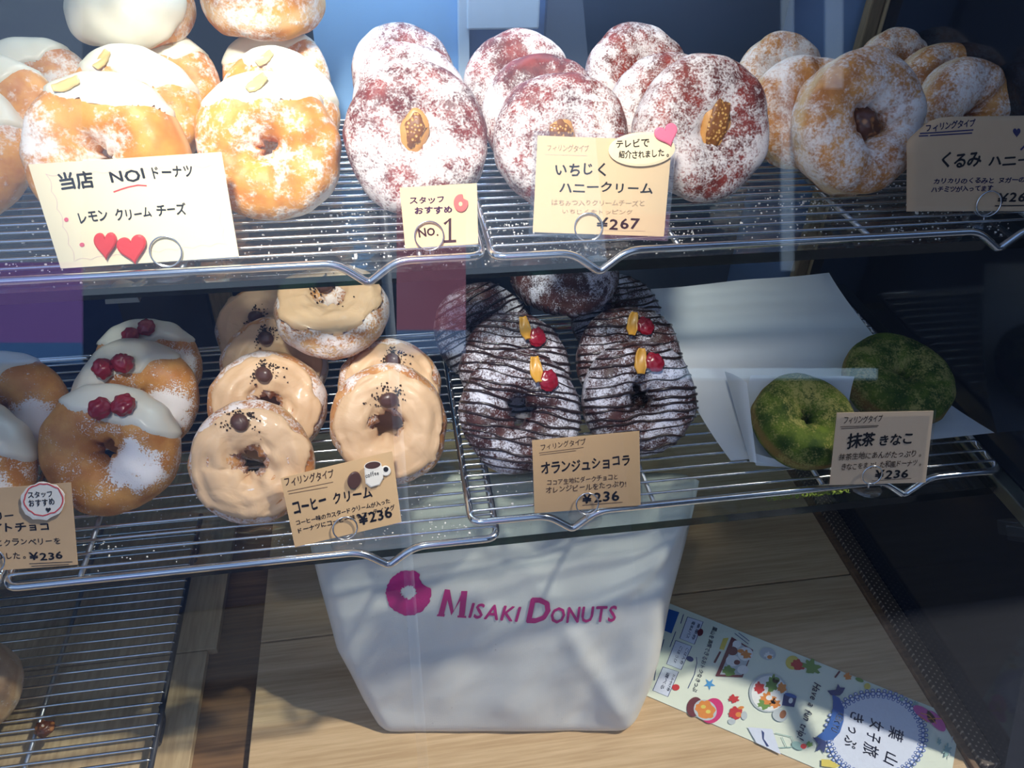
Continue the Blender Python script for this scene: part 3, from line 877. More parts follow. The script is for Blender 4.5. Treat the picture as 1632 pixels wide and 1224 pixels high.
# ------------------------------------------------------------------ lower shelf
cr1 = proto_cranberry(1.9, .36, .021, ((.003, .029), (.0165, .0295)))
cr2 = proto_cranberry(5.6, -.4, .017, ((-.018, .023), (-.006, .027)))
GC = 'cranberry donuts with white icing on the lower shelf'
def cran(p, *a, **k): return place(p, a[0], ZL, a[1], 'donut', GC, **k)
cran(cr1, (178, 716), 'golden cranberry donut with two red berries, front of its row beside the cranberry card', e=38, yaw=-2, s=1.0)
cran(cr2, (206, 550), 'cranberry donut with a large sugar patch, second in its row', e=38, yaw=2, s=.97, mode='t', spin=-6)
cran(cr1, (226, 514), 'dim cranberry donut third in its row in the shade', e=40, yaw=4, s=.88, mode='t', spin=18)
cran(cr1, (-66, 742), 'cranberry donut cut off by the left picture edge above the cranberry card', e=38, s=1.05, spin=-8)
cran(cr2, (-12, 569), 'cranberry donut at the left picture edge with white icing, second of its row', e=38, s=1.0, mode='t', spin=8)

co1 = proto_coffee(1.4, (-.003, .031), 1.05)
co2 = proto_coffee(3.3, (.003, .026), 1.0, brot=-.2)
co3 = proto_coffee(6.6, (.003, .021), 1.35, brot=1.3)
co4 = proto_coffee(8.8, (-.003, .014), .5, [(.0, .021, 16, .003), (.008, .014, 8, .003), (-.010, .004, 14, .004), (.006, -.006, 10, .008)], 1.5)
GK = 'coffee cream donuts on the lower shelf'
def coff(p, *a, **k): return place(p, a[0], k.pop('zr', ZL), a[1], 'donut', GK, **k)
coff(co1, (404, 736), 'coffee cream donut in front of its row, left of the tilted coffee card', e=38, yaw=4, s=.93)
coff(co2, (418, 567), 'coffee cream donut second in the row left of the coffee card', e=38, yaw=2, s=.93, mode='t')
coff(co2, (430, 512), 'coffee cream donut third in the row left of the coffee card', e=38, s=.90, mode='t', spin=10)
coff(co4, (412, 461), 'shaded coffee cream donut at the back of its row under the upper shelf', e=42, yaw=2, s=.86, mode='t', spin=4)
coff(co3, (619, 677), 'coffee cream donut with a wide hole right above the coffee card', e=37, yaw=2, s=.95, spin=4)
coff(co2, (616, 547), 'coffee cream donut second in the row above the coffee card', e=37, yaw=4, s=.86, mode='t', spin=-6)
coff(co4, (528, 497), 'coffee cream donut lying flat on top of the other coffee donuts', e=80, yaw=4, s=.93, zoff=.070)

ch1 = proto_chocolate(1.6, (.011, .029), (.019, .021), -.1, -.28)
ch2 = proto_chocolate(4.7, (-.003, .028), (.0085, .026), .25, .02)
ch3 = proto_chocolate(7.1, topping=False)
GO = 'dark chocolate orange donuts on the lower shelf'
def choc(p, *a, **k): return place(p, a[0], k.pop('zr', ZL + .0095), a[1], 'donut', GO, **k)
choc(ch1, (830, 656), 'dark chocolate donut with slanting drizzle right behind the tan orange card', e=40, yaw=2, s=.99)
choc(ch1, (818, 506), 'dark chocolate donut with orange peel, second in the left chocolate row', e=40, s=.96, mode='t', spin=6)
choc(ch3, (768, 456), 'dark chocolate donut third in the left chocolate row, deep in shade', e=40, s=.92, mode='t', spin=40)
choc(ch2, (1018, 634), 'dark chocolate donut with level drizzle, front of the right chocolate row', e=40, yaw=2, s=.97)
choc(ch2, (1002, 494), 'dark chocolate donut with orange and berry, second in the right chocolate row', e=40, s=.95, mode='t', spin=-4)
choc(ch3, (984, 446), 'dark chocolate donut third in the right chocolate row, deep in shade', e=40, s=.88, mode='t', spin=200)
choc(ch3, (900, 436), 'reddish dark chocolate donut lying flat across the two chocolate rows', e=86, s=.97, zoff=.069, flip=True, spin=25)

mt = body('matcha_donut', 2.9, 'matcha_dough', hole=.35, lump=.003)[0]
mt2 = body('matcha_donut', 5.9, 'matcha_dough', hole=.5, lump=.003)[0]
GM = 'green matcha donuts on greaseproof paper'
place(mt, (1280, 672), ZL + .0125, 'green matcha donut tucked into a white paper pocket', 'donut', GM, e=66, yaw=4, s=.85)
place(mt2, (1430, 606), ZL + .0125, 'dark green matcha donut lying farther back on white paper', 'donut', GM, e=76, yaw=-4, s=.96)

# half of a pale donut on the floor rack, and a crumb
pl = body('plain_donut', 3.1, 'plain_dough', hole=.5)[0]
place(pl, (-42, 1092), .022, 'pale plain donut at the left picture edge on the floor rack', 'donut', None, e=55, s=.8)
c = on_z(71, 1161, .026)
nug = lump_obj('nut_crumb', 'walnut_filling', None, Vector((0, 0, 0)), (.0072, .0066, .0056), seed=4, amp=.5, freq=2.4)
nug.location = c; tag(nug, 'small brown nut crumb lying on the floor rack wires', 'crumb')

# ================================================================== price cards and their ring stands
def card(name, corners, zb, lean, mat, label, th=.0004, yb=None, bend=None, sleeve=None, seg=1, curl=None):
    """corners TL TR BR BL in the picture; the card stands on its lower edge and leans back"""
    TL, TR, BR, BL = corners
    bl, br = on_z(*BL, zb), on_z(*BR, zb)
    base = (bl + br) / 2; ax = (br - bl); ax.z = 0; ax.normalize()
    back = Vector((-ax.y, ax.x, 0)); L = math.radians(lean)
    ay0 = (Vector((0, 0, 1)) * math.cos(L) + back * math.sin(L)).normalized(); n = ax.cross(ay0).normalized()
    tl, tr = on_plane(*TL, base, n), on_plane(*TR, base, n)
    # in-plane axes
    m = Matrix((ax, ay0, n)).transposed().to_4x4(); m.translation = base
    root = empty(name, m); tag(root, label, 'price card', 'handwritten price cards on the racks')
    fl = Flat2D(root, base, ax, ay0, n, bend)
    q = [fl.loc(*p) for p in (BL, BR, TR, TL)]
    if curl:
        bend = lambda x, y: -curl[1] * max(0, curl[0] - ((x - q[3].x) + (q[3].y - y)))
        fl.bend = bend
    def sheet_part(nm, q, mt, z0, z1, k):
        V, F = [], []
        for z in (z1, z0):
            for i in range(k + 1):
                for j in range(k + 1):
                    a, b = i / k, j / k
                    p = (q[0] * (1 - a) + q[1] * a) * (1 - b) + (q[3] * (1 - a) + q[2] * a) * b
                    t_ = max(0, curl[0] - ((p.x - q[3].x) + (q[3].y - p.y))) if curl else 0
                    w_ = t_ * t_ / curl[0] * .42 if curl else 0
                    V.append(Vector((p.x + w_, p.y - w_, z + (bend(p.x, p.y) if bend else 0))))
        W = k + 1; T = W * W
        for i in range(k):
            for j in range(k):
                a = i * W + j; F += [(a, a + W, a + W + 1, a + 1), (T + a, T + a + 1, T + a + W + 1, T + a + W)]
        for i in range(k):
            for j in (0, k): a = i * W + j; F.append((a, a + W, T + a + W, T + a))
            for i2 in (0, k): a = i2 * W + i; F.append((a, a + 1, T + a + 1, T + a))
        return obj_from(nm, V, F, mt, root, bend is not None)
    sheet_part('paper', q, mat, -th, .0001, seg)
    if sleeve:
        cc = (q[0] + q[1] + q[2] + q[3]) / 4
        q2 = [cc + (p - cc) + Vector((math.copysign(sleeve, p.x - cc.x), math.copysign(sleeve, p.y - cc.y))) for p in q]
        sheet_part('plastic_sleeve', q2, 'clear_plastic', -th - .0006, .0012, seg)
    return root, fl, q

def ring_stand(px, py, r_px, fl, label, zt=None):
    """wire ring that holds a card, on a short post with a clear round foot"""
    p = fl.o.copy(); n = fl.n
    c = on_plane(px, py, fl.o + n * .0022, n)
    d = ((c - CAM).dot(CF)); r = r_px * d / FPX
    ax, ay = fl.ax, fl.ay
    m = Matrix((ax, ay, n)).transposed().to_4x4(); m.translation = c
    root = empty('card_stand', m); tag(root, label, 'card stand', 'wire ring card stands')
    for z in (0.0, -.0040):
        tube_obj('ring', [(r * math.cos(a), r * math.sin(a), z) for a in [2 * PI * k / 40 for k in range(40)]], .00055, 'wire_steel', root, 8, True)
    lowz = zt if zt is not None else c.z - r - .006
    inv = m.inverted(); foot_c = Vector((c.x, c.y, 0)) + Vector((ay.x, ay.y, 0)) * (-r) * 1.0
    a = inv @ Vector((foot_c.x, foot_c.y, lowz + .0018)); 
    tube_obj('post', [(0, -r, -.002), a], .0006, 'wire_steel', root, 8)
    bm = bmesh.new(); bmesh.ops.create_cone(bm, cap_ends=True, segments=32, radius1=.0125, radius2=.0110, depth=.0018)
    for v in bm.verts: v.co = inv @ (v.co + Vector((foot_c.x, foot_c.y + .004, lowz + .0009)))
    from_bm('foot', bm, 'clear_plastic', root)
    return root

def scallop(pts, amp, n):
    """wavy closed border through corner pixels"""
    out = []
    P = pts + [pts[0]]
    for a, b in zip(P, P[1:]):
        L = math.hypot(b[0] - a[0], b[1] - a[1]); k = max(2, int(L / n)); nx, ny = -(b[1] - a[1]) / L, (b[0] - a[0]) / L
        for i in range(k * 6):
            t = i / (k * 6); w = abs(math.sin(t * k * PI)) * amp
            out.append((a[0] + (b[0] - a[0]) * t + nx * w, a[1] + (b[1] - a[1]) * t + ny * w))
    out.append(out[0]); return out

def clay(fl, pts, mat, th, name, parent):
    """a little cut-out of clay or foam stuck on a card"""
    q = [fl.loc(*p) for p in pts]; n = len(q); cc = sum(q, Vector((0, 0))) / n
    V = [Vector((p.x, p.y, .0012)) for p in q] + [Vector((p.x, p.y, .0012 + th * .75)) for p in q] + [Vector((cc.x + (p.x - cc.x) * .86, cc.y + (p.y - cc.y) * .86, .0012 + th)) for p in q]
    F = [tuple(range(n))[::-1], tuple(range(2 * n, 3 * n))]
    for l in (0, 1):
        for i in range(n): F.append((l * n + i, l * n + (i + 1) % n, (l + 1) * n + (i + 1) % n, (l + 1) * n + i))
    return obj_from(name, V, F, mat, parent)

class Lift(Flat2D):
    """same plane, raised: for writing on stickers"""
    def __init__(s, f, h, owner): Flat2D.__init__(s, owner, f.o, f.ax, f.ay, f.n, None); s.h = h
    def loc(s, px, py):
        p = on_plane(px, py, s.o + s.n * s.h, s.n) - s.o; return Vector((p.dot(s.ax), p.dot(s.ay)))
    def emit(s, name, pts, faces, mat, lift=None, label=None):
        s.lay += 1; return Flat2D.emit(s, name, pts, faces, mat, s.h + .00008 + .00002 * s.lay, label)

# 1. large cream card
r, f, q = card('price_card', ((45, 262), (353, 242), (381, 409), (97, 428)), ZU + .001, 22, 'cream_card', 'large cream card with two red clay hearts at the upper left')
f.strokes([scallop([(73, 277), (337, 262), (362, 390), (118, 417)], 4, 26)], 1.0, 'ink_pinkline', 'wavy_border')
f.text('当店', (97, 304), (152, 300), 29, 'ink_black', .018)
f.text('NO1', (178, 294), (233, 288), 21, 'ink_black', .012)
f.text('ドーナツ', (245, 287), (309, 281), 21, 'ink_black', .014)
f.strokes([[(181, 306), (192, 302), (205, 298), (220, 295), (234, 296)]], 2.4, 'ink_red', 'underline')
f.text('レモン', (128, 357), (174, 351), 18, 'ink_black', .014)
f.text('クリーム', (186, 353), (243, 347), 20, 'ink_black', .014)
f.text('チーズ', (252, 347), (299, 342), 20, 'ink_black', .014)
f.polys([ell(106, 350, 3.5, 3.5), ell(131, 390, 4, 3.5)], 'pink_dot', 'pink_dot')
for k, (x, y, w, h, ro) in enumerate(((170, 392, 38, 44, -.05), (213, 398, 50, 46, -.2))):
    clay(f, heart2d(x, y, w, h, ro), 'clay_red', .0026, 'clay_heart', r)['label'] = 'red clay heart'
ring_stand(264, 401, 24, f, 'wire ring card stand in the large cream card, right of the hearts')

# 2. NO.1 card
r, f, q = card('price_card', ((637, 299), (760, 292), (762, 388), (646, 396)), ZU + .001, 20, 'pale_peach_card', 'small peach NO.1 card with a coral donut sticker')
f.text('スタッフ', (653, 327), (708, 323), 12, 'ink_navy', .02)
f.text('おすすめ', (661, 343), (721, 340), 13, 'ink_navy', .03)
f.text('NO.', (667, 379), (699, 376), 15, 'ink_black', .02)
f.strokes([[(708, 357), (717, 348), (717, 384)], [(707, 385), (727, 384)]], 4.2, 'ink_black', 'lettering')
pts = ell(734, 323, 11.5, 14); pts = [p if not (p[0] > 738 and p[1] < 317) else (738, 316) for p in pts]
clay(f, pts, 'sticker_red', .0004, 'donut_sticker', r)
Lift(f, .0017, r).poly(ell(734, 325, 3, 3.5), 'pale_peach_card', 'sticker_hole')
ring_stand(684, 376, 23, f, 'wire ring card stand in the small NO.1 card')

# 3. fig card
r, f, q = card('price_card', ((857, 216), (1071, 224), (1058, 377), (849, 370)), ZU + .003, 22, 'fig_card_paper', 'laminated peach fig card with an oval sticker, in the top middle', sleeve=.0028)
f.text('フィリングタイプ', (872, 241), (938, 243), 12, 'ink_faint')
f.strokes([[(868, 246), (936, 248)]], 1.2, 'ink_faint', 'underline')
f.text('いちじく', (885, 283), (966, 281), 22, 'ink_black', .014)
f.text('ハニークリーム', (891, 308), (1040, 309), 19, 'ink_black', .012)
f.text('はちみつ入りクリームチーズと', (879, 328), (1027, 329), 10, 'ink_faint')
f.text('いちじくをトッピング', (896, 341), (1008, 342), 8, 'ink_faint')
f.text('¥267', (950, 366), (1019, 367), 20, 'ink_black', .012)
f.strokes([[(952, 367), (1028, 368)]], .8, 'ink_faint', 'underline')
oval = clay(f, ell(1022, 238, 53, 27, -.04, 36), 'sticker_cream', .0016, 'oval_sticker', r)
lf = Lift(f, .0029, oval)
lf.text('テレビで', (982, 237), (1035, 234), 14, 'ink_black', .008)
lf.text('紹介されました。', (986, 254), (1066, 250), 14, 'ink_black', .008)
hp = [(p[0], p[1]) for p in heart2d(1062, 217, 40, 36, -.35)]
h_ = clay(f, hp, 'clay_pink', .0018, 'clay_heart', r); h_['label'] = 'pink heart'; h_.location = (0, 0, .0016)
ring_stand(938, 362, 22, f, 'wire ring card stand in the laminated fig card')

# 4. walnut card with a curled corner
r, f, q = card('price_card', ((1446, 187), (1720, 183), (1716, 336), (1445, 337)), ZU + .005, 16, 'brown_kraft',
               'brown kraft walnut card with a curled top corner at the right picture edge', seg=16,
               curl=(.030, .25))
f.text('フィリングタイプ', (1477, 211), (1553, 203), 14, 'ink_navy', .02)
f.strokes([[(1468, 213), (1551, 207)], [(1466, 217), (1549, 212)]], 2.0, 'ink_navy', 'underline')
f.poly(heart2d(1620, 212, 13, 15), 'ink_navy', 'heart_mark')
f.strokes([[(1626, 239), (1634, 231)]], 3, 'ink_navy', 'pen_mark')
f.text('くるみ', (1498, 269), (1562, 266), 26, 'ink_black', .022)
f.text('ハニー', (1574, 265), (1640, 263), 15, 'ink_black', .02)
f.text('カリカリのくるみと ヌガーの', (1487, 294), (1632, 292), 10, 'ink_navy', .02)
f.text('ハチミツが入ってます', (1483, 307), (1581, 305), 10, 'ink_navy', .02)
f.text('¥267', (1588, 325), (1648, 323), 17, 'ink_black', .015)
f.strokes([[(1585, 328), (1650, 327)]], 1.8, 'ink_black', 'underline')
ring_stand(1576, 325, 20, f, 'wire ring card stand in the curled kraft walnut card')

# 5. cranberry card
r, f, q = card('price_card', ((-72, 783), (113, 769), (124, 900), (-58, 913)), ZL + .001, 25, 'kraft_card', 'kraft cranberry card with a red-ringed sticker at the left picture edge')
f.text('クランベリー', (-76, 834), (23, 828), 13, 'ink_black', .018)
f.text('ホワイトチョコ', (-52, 850), (79, 846), 15, 'ink_black', .018)
f.text('クリームとクランベリーを', (-60, 872), (97, 867), 12, 'ink_black', .0)
f.text('ちりばめました。', (-50, 894), (42, 891), 12, 'ink_black', .0)
f.text('¥236', (48, 894), (101, 891), 14, 'ink_black', .014)
f.strokes([[(47, 898), (116, 895)], [(50, 902), (110, 899)]], 1.1, 'ink_black', 'underline')
st_ = clay(f, ell(70, 797, 35, 30, -.1, 30, .05, 3), 'sticker_white', .0010, 'round_sticker', r)
lf = Lift(f, .0023, st_)
lf.strokes([ell(69, 796, 31, 25, -.1, 30, .04, 5) + [ell(69, 796, 31, 25, -.1, 30, .04, 5)[0]]], 2.2, 'ink_red', 'red_ring')
lf.text('スタッフ', (45, 794), (84, 792), 10, 'ink_black', .01)
lf.text('おすすめ', (47, 808), (88, 805), 12, 'ink_black', .01)
lf.poly(heart2d(77, 813, 9, 8), 'ink_black', 'heart_mark')
ring_stand(-14, 893, 20, f, 'wire ring card stand in the cranberry card at the left edge')

# 6. coffee card
r, f, q = card('price_card', ((447, 762), (625, 719), (640, 832), (470, 872)), ZL + .001, 24, 'tan_card', 'tilted tan coffee card with a little cup sticker')
f.text('フィリングタイプ', (455, 777), (533, 762), 15, 'ink_brown', .012)
f.strokes([[(458, 783), (531, 768)], [(460, 787), (522, 776)]], 1.1, 'ink_brown', 'underline')
f.text('コーヒー', (469, 820), (522, 808), 20, 'ink_black', .022)
f.text('クリーム', (532, 804), (594, 792), 18, 'ink_black', .018)
f.text('コーヒー味のカスタードクリームが入った', (473, 838), (622, 802), 9, 'ink_black', .01)
f.text('ドーナツにコーヒー味をコーティング', (476, 850), (630, 812), 9, 'ink_black', .01)
f.text('¥236', (573, 838), (626, 825), 19, 'ink_black', .018)
clay(f, ell(564, 764, 10.5, 14, .3, 24), 'bean_chocolate', .0016, 'bean_sticker', r)
cup = clay(f, [(580, 745), (608, 741), (610, 760), (604, 771), (590, 775), (582, 769)], 'sticker_white', .0016, 'cup_sticker', r)
lf = Lift(f, .0029, cup)
lf.poly(ell(594, 742, 14, 7, -.15), 'sticker_white', 'cup_rim'); lf.poly(ell(594, 741.5, 12.5, 5.6, -.15), 'bean_chocolate', 'coffee_top')
lf.text('coffee', (583, 762), (604, 757), 8, 'ink_black')
clay(f, ell(614, 749, 8, 8), 'sticker_white', .0012, 'cup_handle', r)
Lift(f, .0026, r).poly(ell(615, 748, 4, 4), 'ink_black', 'handle_dot')
ring_stand(550, 842, 19, f, 'wire ring card stand in the tilted coffee card')

# 7. orange chocolate card
r, f, q = card('price_card', ((848, 702), (1019, 687), (1021, 805), (852, 818)), ZL + .0105, 24, 'tan_card', 'tan orange chocolate card in a clear sleeve, centre of the lower shelf', sleeve=.0012)
f.text('フィリングタイプ', (862, 718), (934, 709), 11, 'ink_brown')
f.strokes([[(859, 722), (930, 713)], [(860, 725), (918, 718)]], .9, 'ink_brown', 'underline')
f.text('オランジュショコラ', (863, 759), (1004, 743), 22, 'ink_black', .018)
f.text('ココア生地にダークチョコと', (872, 774), (984, 764), 10, 'ink_brown')
f.text('オレンジピールをたっぷり!', (870, 787), (998, 776), 11, 'ink_brown')
f.text('¥236', (928, 803), (987, 798), 17, 'ink_black', .016)
f.strokes([[(928, 805), (992, 800)]], 1.0, 'ink_brown', 'underline')
ring_stand(936, 803, 18, f, 'wire ring card stand in the tan orange chocolate card')

# 8. matcha card
r, f, q = card('price_card', ((1334, 658), (1488, 655), (1475, 769), (1322, 773)), ZL + .0165, 15, 'peach_card', 'pinkish matcha card in a clear sleeve in front of the green donuts', sleeve=.0012)
f.text('フィリングタイプ', (1344, 676), (1405, 673), 12, 'ink_brown')
f.strokes([[(1339, 680), (1400, 678)], [(1340, 683), (1398, 680)]], 1.2, 'ink_brown', 'underline')
f.text('抹茶', (1348, 716), (1392, 713), 25, 'ink_black', .02)
f.text('きなこ', (1400, 711), (1452, 708), 18, 'ink_black', .02)
f.text('抹茶生地にあんがたっぷり。', (1336, 734), (1467, 728), 12, 'ink_brown')
f.text('きなこをまぶした和風ドーナツ。', (1340, 750), (1467, 743), 12, 'ink_brown')
f.text('¥236', (1392, 764), (1446, 762), 15, 'ink_black', .016)
f.strokes([[(1389, 766), (1452, 762)]], .9, 'ink_brown', 'underline')
ring_stand(1390, 757, 16, f, 'wire ring card stand in the pinkish matcha card')

# ================================================================== greaseproof paper round the matcha donuts
def sheet_grid(name, fn, nu, nv, mat='greaseproof_paper', th=.0003, parent=None):
    V = [fn(i / nu, j / nv) for i in range(nu + 1) for j in range(nv + 1)]; W = nv + 1
    F = [(i * W + j, (i + 1) * W + j, (i + 1) * W + j + 1, i * W + j + 1) for i in range(nu) for j in range(nv)]
    o = obj_from(name, V, F, mat, parent, True)
    return o
ZP = ZL + .0106
# large sheet: lies on the wires in front, rises towards the back
A, B = on_z(1165, 735, ZP), on_z(1585, 690, ZP)
Cc, D = on_z(1322, 432, ZP + .062), on_z(1036, 464, ZP + .058)
def big(u, v):
    p = (A * (1 - u) + B * u) * (1 - v) + (D * (1 - u) + Cc * u) * v
    lift = (v ** 2.2) * .060 + .0012 * noise.noise(Vector((u * 3, v * 4, 1))) * min(1, v * 6)
    return Vector((p.x, p.y, ZP + lift + .0002))
tag(sheet_grid('paper_sheet', big, 30, 30), 'large white greaseproof sheet rising behind the two matcha donuts', 'paper')
# pocket: back sheet, folded left flap and a front lip
root = empty('paper_pocket', Matrix.Translation(on_z(1280, 740, ZP)))
tag(root, 'folded white paper pocket holding the front matcha donut', 'paper')
inv = root.matrix_world.inverted()
b0, b1 = on_z(1205, 742, ZP + .0006), on_z(1375, 752, ZP + .0006)
t0, t1 = on_z(1196, 598, ZP + .046), on_z(1362, 600, ZP + .046)
def back(u, v):
    p = (b0 * (1 - u) + b1 * u) * (1 - v) + (t0 * (1 - u) + t1 * u) * v
    p = p + Vector((0, .010 * (4 * v * (1 - v)), -.020 * (4 * v * (1 - v)) * .55)) + Vector((0, 0, .0008 * noise.noise(Vector((u * 4, v * 4, 7)))))
    p.z = max(p.z, ZP + .0007); return inv @ p
sheet_grid('back_sheet', back, 16, 16, parent=root)
l0, l1 = on_z(1195, 736, ZP + .001), on_z(1155, 592, ZP + .030)
r0, r1 = on_z(1206, 738, ZP + .006), on_z(1203, 628, ZP + .044)
tp = on_z(1178, 592, ZP + .046)
def flap(u, v):
    a = l0 * (1 - v) + l1 * v; b = r0 * (1 - v) + (r1 * .5 + tp * .5) * v
    p = a * (1 - u) + b * u + Vector((-.002, -.003, .004)) * math.sin(PI * u) * (.4 + .6 * v)
    return inv @ p
sheet_grid('side_flap', flap, 10, 14, parent=root)
def lip(u, v):
    x = 1204 + 150 * u; sag = math.sin(PI * min(1, u * .9 + .05))
    a = on_z(x, 735 + 8 * sag, ZP + .0006); b = on_z(x, 720 + 17 * sag, ZP + .008)
    return inv @ (a * (1 - v) + b * v)
sheet_grid('front_lip', lip, 16, 4, parent=root)

# ================================================================== canvas pouch
BY = math.radians(8.0)
Br = Vector((math.cos(BY), -math.sin(BY), 0)); Bb = Vector((math.sin(BY), math.cos(BY), 0))
Bo = Vector((.068, .358, 0)); Bh = .206
Bu = (Vector((0, 0, 1)) + Bb * .50).normalized(); Bn = Br.cross(Bu).normalized()
def bag_uv(px, py):
    p = on_plane(px, py, Bo, Bn) - Bo; return p.dot(Br), p.dot(Bu)
TT = Bh / Bu.z
def edge_fn(pts):
    uv = sorted([bag_uv(*p) for p in pts], key=lambda a: a[1])
    def f(t):
        if t <= uv[0][1]: return uv[0][0]
        for a, b in zip(uv, uv[1:]):
            if t <= b[1]: return a[0] + (b[0] - a[0]) * (t - a[1]) / (b[1] - a[1])
        a, b = uv[-2], uv[-1]; return b[0] + (b[0] - a[0]) / (b[1] - a[1]) * (t - b[1]) * .6
    return f
eL = edge_fn([(600, 1160), (578, 1122), (556, 1078), (535, 1040), (522, 990), (508, 940), (493, 880)])
eR = edge_fn([(1004, 1172), (1018, 1150), (1036, 1108), (1052, 1060), (1070, 965), (1092, 882), (1106, 826)])
bag_root = empty('canvas_pouch', Matrix.Translation(Bo))
tag(bag_root, 'white canvas pouch with magenta lettering standing under the lower shelf', 'bag')
def wr(u, t):
    s = t / TT
    w = .0035 * math.exp(-((u - (.005 + t * .72)) / .010) ** 2) * (.3 + s)
    w += .0030 * math.exp(-((u - (-.035 + t * .95)) / .012) ** 2) * min(1, s * 2)
    w -= .0040 * math.exp(-((u - (.060 + t * .35)) / .012) ** 2) * (1 - s)
    w += .0042 * math.exp(-((u + .6 * t - .115) / .010) ** 2) * (1 - s)
    w += .0042 * noise.noise(Vector((u * 22, t * 16, 3))) + .0012 * noise.noise(Vector((u * 60 - t * 40, t * 50, 8)))
    return w
def build_bag():
    nu, nv = 72, 64; V, F = [], []
    for side in (0, 1):
        for j in range(nv + 1):
            t = TT * j / nv; s = j / nv; a, b = eL(t), eR(t)
            for i in range(nu + 1):
                k = i / nu; u = a + (b - a) * k
                e = min(k, 1 - k); fall = min(1, e / .06); fall = fall * (2 - fall)
                dep = (.085 * (1 - s) ** 1.1 + .012) * (.25 + .75 * fall)
                p = Bo + Br * u + Bu * t
                if side == 0:
                    bulge = .010 * math.sin(PI * min(1, s * .9 + .1)) * fall - .006 * (1 - fall)
                    if s < .04: bulge -= .004 * (1 - s / .04) ** 2
                    p = p + Bn * (bulge + wr(u, t) * fall * min(1, s * 8 + .15))
                else:
                    p = p + Bb * dep
                    if s < .04: p.z = max(p.z, 0)
                p.z = max(p.z, .0003)
                V.append(p - Bo)
    W = nu + 1; T = W * (nv + 1)
    for j in range(nv):
        for i in range(nu):
            a = j * W + i; F += [(a, a + 1, a + W + 1, a + W), (T + a, T + a + W, T + a + W + 1, T + a + 1)]
        for i in (0, nu):
            a = j * W + i; F.append((a, a + W, T + a + W, T + a) if i == 0 else (a, T + a, T + a + W, a + W))
    for i in range(nu):
        a = i; F.append((a, T + a, T + a + 1, a + 1)); a = nv * W + i; F.append((a, a + 1, T + a + 1, T + a))
    g = G('canvas'); v = g.coord()
    n = g.noise(v, 25, 4); w1 = g.n('ShaderNodeTexWave'); g.l(v, w1.inputs[0]); w1.inputs['Scale'].default_value = 380; w1.inputs['Distortion'].default_value = 1.0
    w2 = g.n('ShaderNodeTexWave', bands_direction='Z'); g.l(v, w2.inputs[0]); w2.inputs['Scale'].default_value = 380; w2.inputs['Distortion'].default_value = 1.0
    wv = g.math('ADD', w1.outputs['Fac'], w2.outputs['Fac'])
    sp = g.noise(v, 420, 1); speck = g.step(sp, .76, .80)
    c = g.mix(n, S(222, 220, 212), S(236, 234, 226)); c = g.mix(g.math('MULTIPLY', speck, .5), c, S(150, 140, 120))
    g.bsdf(c, .85, 0, .2, g.bump(wv, .12, .0004))
    obj_from('pouch_body', V, F, 'canvas', bag_root, True)
    return BVHTree.FromPolygons([v + Bo for v in V], F)
bag_bvh = build_bag()
flat('magenta_print', S(196, 34, 124), .7, var=.08, scale=200)
def bag_print(name, pxs, faces):
    V = []
    for p in pxs:
        d = ray(*p).normalized(); h = bag_bvh.ray_cast(CAM, d)
        V.append((h[0] - d * .0009 if h[0] else on_plane(p[0], p[1], Bo, Bn)) - Bo)
    o = obj_from(name, V, faces, 'magenta_print', bag_root); return o
def bag_text(txt, p0, p1, h, weight, slant=.14):
    V, F = layout(txt, weight, 0.0, slant)
    d = Vector((p1[0] - p0[0], p1[1] - p0[1])); e = Vector((d.y, -d.x)).normalized() * h
    bag_print('lettering', [(p0[0] + d.x * v.x + e.x * v.y, p0[1] + d.y * v.x + e.y * v.y) for v in V], F)
_M = [[(698, 981), (709, 939), (717, 940), (707, 981)], [(709, 939), (717, 940), (723, 974), (719, 981)], [(719, 981), (723, 974), (737, 942), (743, 942)], [(735, 942), (745, 942), (740, 984), (731, 983)], [(697, 979), (709, 979), (708, 983), (696, 982)], [(729, 981), (743, 982), (743, 985), (729, 984)]]
_P, _F = [], []
for a_, b_, c_, d_ in _M:          # short quads, so that the print follows the cloth
    for k in range(6):
        for t in (k / 6, (k + 1) / 6):
            _P += [(a_[0] + (d_[0] - a_[0]) * t, a_[1] + (d_[1] - a_[1]) * t), (b_[0] + (c_[0] - b_[0]) * t, b_[1] + (c_[1] - b_[1]) * t)]
        n_ = len(_P); _F.append((n_ - 4, n_ - 3, n_ - 1, n_ - 2))
bag_print('lettering', _P, _F)
bag_text('ISAKI', (746, 985), (829, 992), 25, .022, .2)
bag_text('D', (838, 993), (877, 994), 41, .03, .2)
bag_text('ONUTS', (878, 994), (984, 991), 26, .022, .2)
